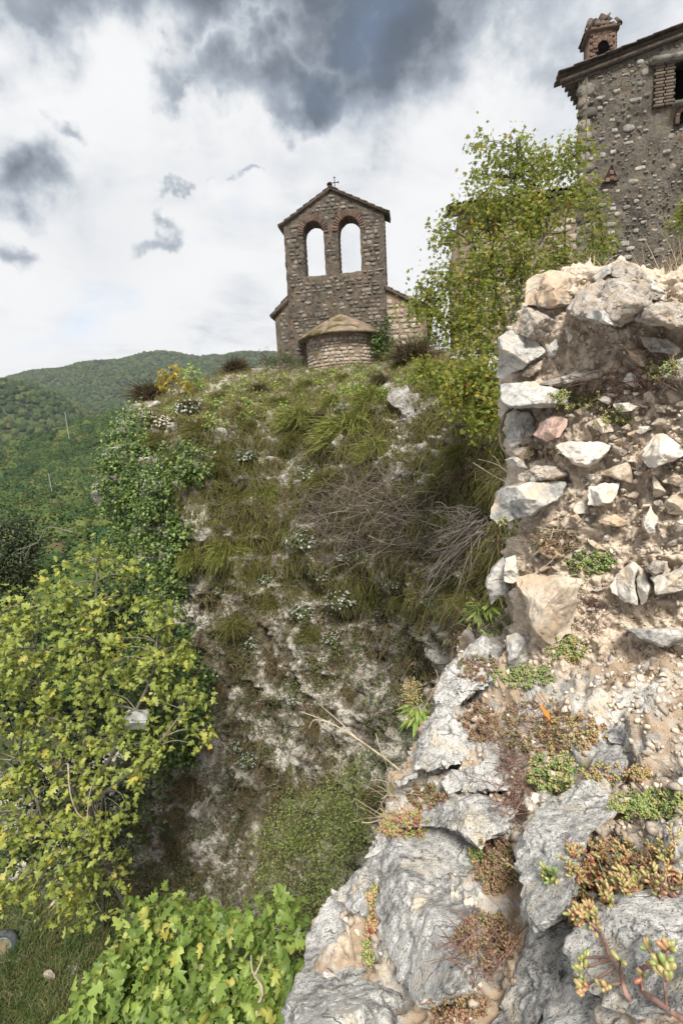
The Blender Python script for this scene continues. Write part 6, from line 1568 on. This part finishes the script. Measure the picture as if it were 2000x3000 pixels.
# ------------------------------------------------------------------ outcrops, ground litter
def outcrop(label, poly, seed, t=.5, off=0.0):
    cx = np.mean([p[0] for p in poly]); cy = np.mean([p[1] for p in poly]); h = hit(cx, cy, BV_C)
    put_stone('outcrop', poly, float(h[0] @ CF) + off, t, M['outcrop'], None, label, 'rock', 'pale outcrops on the cliff', solid=False, n=96, kf=26, kb=8, seed=seed, rough=.10, facets=3, pit=.12, gy=-.002)
c8 = lambda pts: crop(pts, 1000, 1000, 3.136)
outcrop('pale lichened outcrop beside the spreading broom', c8([(440,470),(460,420),(610,425),(640,480),(720,470),(750,560),(770,680),(740,850),(640,830),(590,700),(540,620),(480,600),(420,540)]), 501, .5)
outcrop('white rock knob above the dead bramble heap', c8([(500,1200),(510,1110),(580,1110),(640,1150),(640,1254),(560,1300),(480,1300)]), 502, .3)
c9 = lambda pts: crop(pts, 900, 1350, 2.613)
outcrop('broad grey rock right of the white knob', c9([(840,160),(880,110),(960,100),(1040,180),(1040,250),(900,240)]), 503, .3)
outcrop('white slab of rock under the white knob', c9([(610,210),(680,90),(760,60),(800,60),(740,150),(700,210),(640,240)]), 504, .25)
c10 = lambda pts: crop(pts, 300, 980, 1.307)
outcrop('fissured grey rock beside the ivy', c10([(345,540),(380,490),(400,530),(395,570),(370,600),(345,580)]), 505, .35)
outcrop('small grey rock among the olive broom', c10([(360,790),(375,750),(405,760),(400,795)]), 506, .25)
M['polem'] = mat_plain('grey_pole', (.22, .23, .22), (.30, .31, .30), 3, .8)
M['white_p'] = mat_plain('dirty_white_plastic', (.20, .205, .20), (.38, .38, .37), 6, .6)
wb = thing('plastic_box', 'dirty white plastic box caught in the fig branches', 'box', P(402, 2125, 10.12), math.radians(28))
bm = bmesh.new(); bmesh.ops.create_cube(bm, size=1); bmesh.ops.scale(bm, vec=(.42, .30, .26), verts=bm.verts); bmesh.ops.bevel(bm, geom=bm.edges[:], offset=.03, segments=3, affect='EDGES')
me = bpy.data.meshes.new('body'); bm.to_mesh(me); bm.free(); me.materials.append(M['white_p']); o = add('body', me, wb, loc=(0, 0, .12)); o.rotation_euler = (.5, .30, 0)
c11 = lambda pts: crop(pts, 0, 2600, 5.227)
h = hit(145, 2860, BV_C); put_stone('fieldstone', c11([(650,1350),(700,1270),(780,1260),(840,1330),(860,1400),(830,1460),(770,1500),(710,1440)]), float(h[0] @ CF) - .1, .16, M['apse_stone'], None, 'rounded tan stone lying in the grass below the cliff', 'stone', solid=False, seed=77)
M['disc'] = mat_plain('dusty_tan_disc', (.10, .078, .045), (.18, .14, .085), 8, .9); M['tyre'] = mat_plain('old_rubber', (.02, .022, .022), (.06, .07, .07), 10, .8, .004); M['paintrim'] = mat_plain('faded_green_paint', (.07, .10, .09), (.17, .21, .19), 12, .8)
h = hit(8, 2800, BV_C); ty = thing('old_wheel', 'discarded old wheel with a tan disc and faded green rim in the grass', 'wheel', h[0])
a = np.linspace(0, 2 * math.pi, 41); tq = Matrix.Rotation(.5, 4, 'Y') @ Matrix.Rotation(math.radians(60), 4, 'X')
for nm, R_, r_, mt in (('tyre', .30, .085, 'tyre'), ('rim', .215, .04, 'paintrim')):
    V, F = tube(np.stack([np.cos(a) * R_, np.sin(a) * R_, 0 * a], 1), r_, 10); o = add(nm, mesh_np(nm, V, F, M[mt]), ty, loc=(0, 0, .2)); o.rotation_euler = tq.to_euler()
V = np.concatenate([np.stack([np.cos(a[:-1]) * .2, np.sin(a[:-1]) * .2, 0 * a[:-1]], 1), [[0, 0, .03]]]); o = add('disc', mesh_np('disc', V, np.array([(k, (k + 1) % 40, 40) for k in range(40)]), M['disc']), ty, loc=(0, 0, .2)); o.rotation_euler = tq.to_euler()
h = hit(155, 2648, BV_C); pk = beam('plank', P(135, 2668, float(h[0] @ CF) - .15), P(172, 2628, float(h[0] @ CF) - .15), .16, .04, M['palewood'], None); tag(pk, 'weathered wooden plank leaning under the yellowing fig', 'plank')
for i, (x, y, x2, y2) in enumerate([(203, 1287, 190, 1208), (152, 1440, 142, 1388), (386, 1235, 366, 1178)]):
    d = (300, 150, 90)[i]; V, F = tube(spline([P(x, y, d), P((x + x2) / 2, (y + y2) / 2, d), P(x2, y2, d)], 5), d * .0006, 6); o = add('pole', mesh_np('pole', V - P(x, y, d), F, M['polem']), None, ('longest pale pole, standing on the dark middle hillside', 'short pale pole among the nearer yellowish trees', 'pale pole partly hidden behind the cliff ivy')[i], 'pole', 'poles on the hillside', loc=P(x, y, d))
# ------------------------------------------------------------------ wooded hills: one mass of tree crowns
def crown_mesh(seed, n=900):
    rng = np.random.default_rng(seed); v = unit(rng.normal(size=(n, 3))); v[:, 2] = np.where(v[:, 2] < -.35, -v[:, 2], v[:, 2])
    lump = 1 + .28 * fbm(v * 1.7 + seed, 2)
    c = v * lump[:, None] * (rng.random((n, 1)) ** .25) * [.5, .5, .45] + [0, 0, .42]
    ac = Acc(); scatter(ac, CARD[0] - [0, .5, 0], CARD[1], c, orient(n, v * .6 + rng.normal(size=(n, 3)), rng.normal(size=(n, 3)), rng), rng.uniform(.028, .06, n), rng.random(n) * .3)
    ico = bmesh.new(); bmesh.ops.create_icosphere(ico, subdivisions=4, radius=1.0); ico.verts.ensure_lookup_table()
    W = np.array([q.co for q in ico.verts]); Fi = np.array([[q.index for q in f_.verts] for f_ in ico.faces]); ico.free()
    W = W * (.93 + .28 * fbm(W * 1.7 + seed, 2) + .22 * fbm(W * 5 + seed, 2))[:, None] * [.48, .48, .43] + [0, 0, .40]
    ac.add(W, Fi, .12)
    V, F = tube(np.array([(0, 0, -.3), (0, 0, .1), (0.02, 0, .45)]), np.array([.04, .035, .02]), 5); ac.add(V, F, .0)
    return ac
M['forest'] = mat_leaf('wood_canopy', [(0, (.026, .052, .020)), (.35, (.042, .078, .026)), (.62, (.066, .106, .032)), (.90, (.115, .145, .042)), (.985, (.13, .12, .045)), (1, (.09, .075, .04))], .15, .7, .3, .1, .02)
lib = bpy.data.collections.new('crown_library')
for k in range(4):
    o = bpy.data.objects.new('crown_shape', crown_mesh(50 + k).mesh('crown_shape', M['forest'], True)); lib.objects.link(o)
rng = np.random.default_rng(8)
def land_pts(n, r0, r1, px0, px1, power):
    r = (r0 ** power + (r1 ** power - r0 ** power) * rng.random(n)) ** (1 / power)
    px = rng.uniform(px0, px1, n); az = np.arctan2((px - 1000) / FPX * 1.0, 1.0)
    return np.stack([r * np.sin(az), r * np.cos(az), 0 * r], 1), r
pa, ra = land_pts(26000, 420, 2050, -500, 1250, 1.6); pb, rb = land_pts(6500, 45, 470, -500, 900, 1.5)
pw = np.concatenate([pa, pb]); rw = np.concatenate([ra, rb])
BV_L = bvh_of([(LAND.reshape(-1, 3), grid_faces(*LAND.shape[:2]))])
ok, zs = [], []
for p in pw:
    h = BV_L.ray_cast(Vector((p[0], p[1], 3000)), Vector((0, 0, -1)))
    ok.append(h[0] is not None); zs.append(h[0].z if h[0] is not None else 0)
ok = np.array(ok); pw[:, 2] = zs; pw = pw[ok]; rw = rw[ok]
# keep the valley trees off the church spur
keep = ~((pw[:, 0] > -9) & (pw[:, 1] < 70) & (pw[:, 0] < 60)); pw = pw[keep]; rw = rw[keep]
siz = rng.uniform(6.5, 13.0, len(pw)) * np.where(rw < 200, .8, 1.0)
me = bpy.data.meshes.new('hill_forest'); me.vertices.add(len(pw)); me.vertices.foreach_set('co', pw.astype(np.float32).ravel())
at = me.attributes.new('size', 'FLOAT', 'POINT'); at.data.foreach_set('value', siz.astype(np.float32))
forest = add('hill_forest', me, None, 'dense green woodland covering the valley and the hills', 'forest', kind='stuff')
ng = bpy.data.node_groups.new('forest_nodes', 'GeometryNodeTree')
ng.interface.new_socket('Geometry', in_out='INPUT', socket_type='NodeSocketGeometry'); ng.interface.new_socket('Geometry', in_out='OUTPUT', socket_type='NodeSocketGeometry')
gi = ng.nodes.new('NodeGroupInput'); go = ng.nodes.new('NodeGroupOutput'); ip = ng.nodes.new('GeometryNodeInstanceOnPoints'); ci = ng.nodes.new('GeometryNodeCollectionInfo')
ci.inputs['Collection'].default_value = lib; ci.inputs['Separate Children'].default_value = True; ci.inputs['Reset Children'].default_value = True
na_ = ng.nodes.new('GeometryNodeInputNamedAttribute'); na_.data_type = 'FLOAT'; na_.inputs[0].default_value = 'size'
rv = ng.nodes.new('FunctionNodeRandomValue'); rv.data_type = 'FLOAT_VECTOR'; rv.inputs[0].default_value = (-.12, -.12, 0); rv.inputs[1].default_value = (.12, .12, 6.28)
m2p = ng.nodes.new('GeometryNodeMeshToPoints')
ng.links.new(gi.outputs[0], m2p.inputs[0]); ng.links.new(m2p.outputs[0], ip.inputs['Points']); ng.links.new(ci.outputs[0], ip.inputs['Instance']); ip.inputs['Pick Instance'].default_value = True
ng.links.new(na_.outputs[0], ip.inputs['Scale']); ng.links.new(rv.outputs[0], ip.inputs['Rotation']); ng.links.new(ip.outputs[0], go.inputs[0])
md = forest.modifiers.new('forest', 'NODES'); md.node_group = ng

# ------------------------------------------------------------------ air between here and the hills
hz = bpy.data.materials.new('valley_haze'); hz.use_nodes = True; t_ = NT(hz.node_tree); t_.n.clear()
ho = t_.node('ShaderNodeOutputMaterial'); pv = t_.node('ShaderNodeVolumePrincipled')
pv.inputs['Color'].default_value = (0.86, 0.92, 1.0, 1); pv.inputs['Density'].default_value = 0.00010; pv.inputs['Anisotropy'].default_value = 0.2
t_.l.new(pv.outputs[0], ho.inputs['Volume'])
zl = float(LAND[..., 2].min()) - 2; zh = float(max(LAND[..., 2].max(), 8)) + 14
x0, x1 = float(LAND[..., 0].min()) - 20, float(LAND[..., 0].max()) + 20; y0, y1 = -60.0, float(LAND[..., 1].max()) + 20
hm = boxm('haze', x0, x1, y0, y1, zl, zh, hz, None); hm['kind'] = 'stuff'; hm['label'] = 'thin pale haze lying over the valley and hills'; hm['category'] = 'haze'
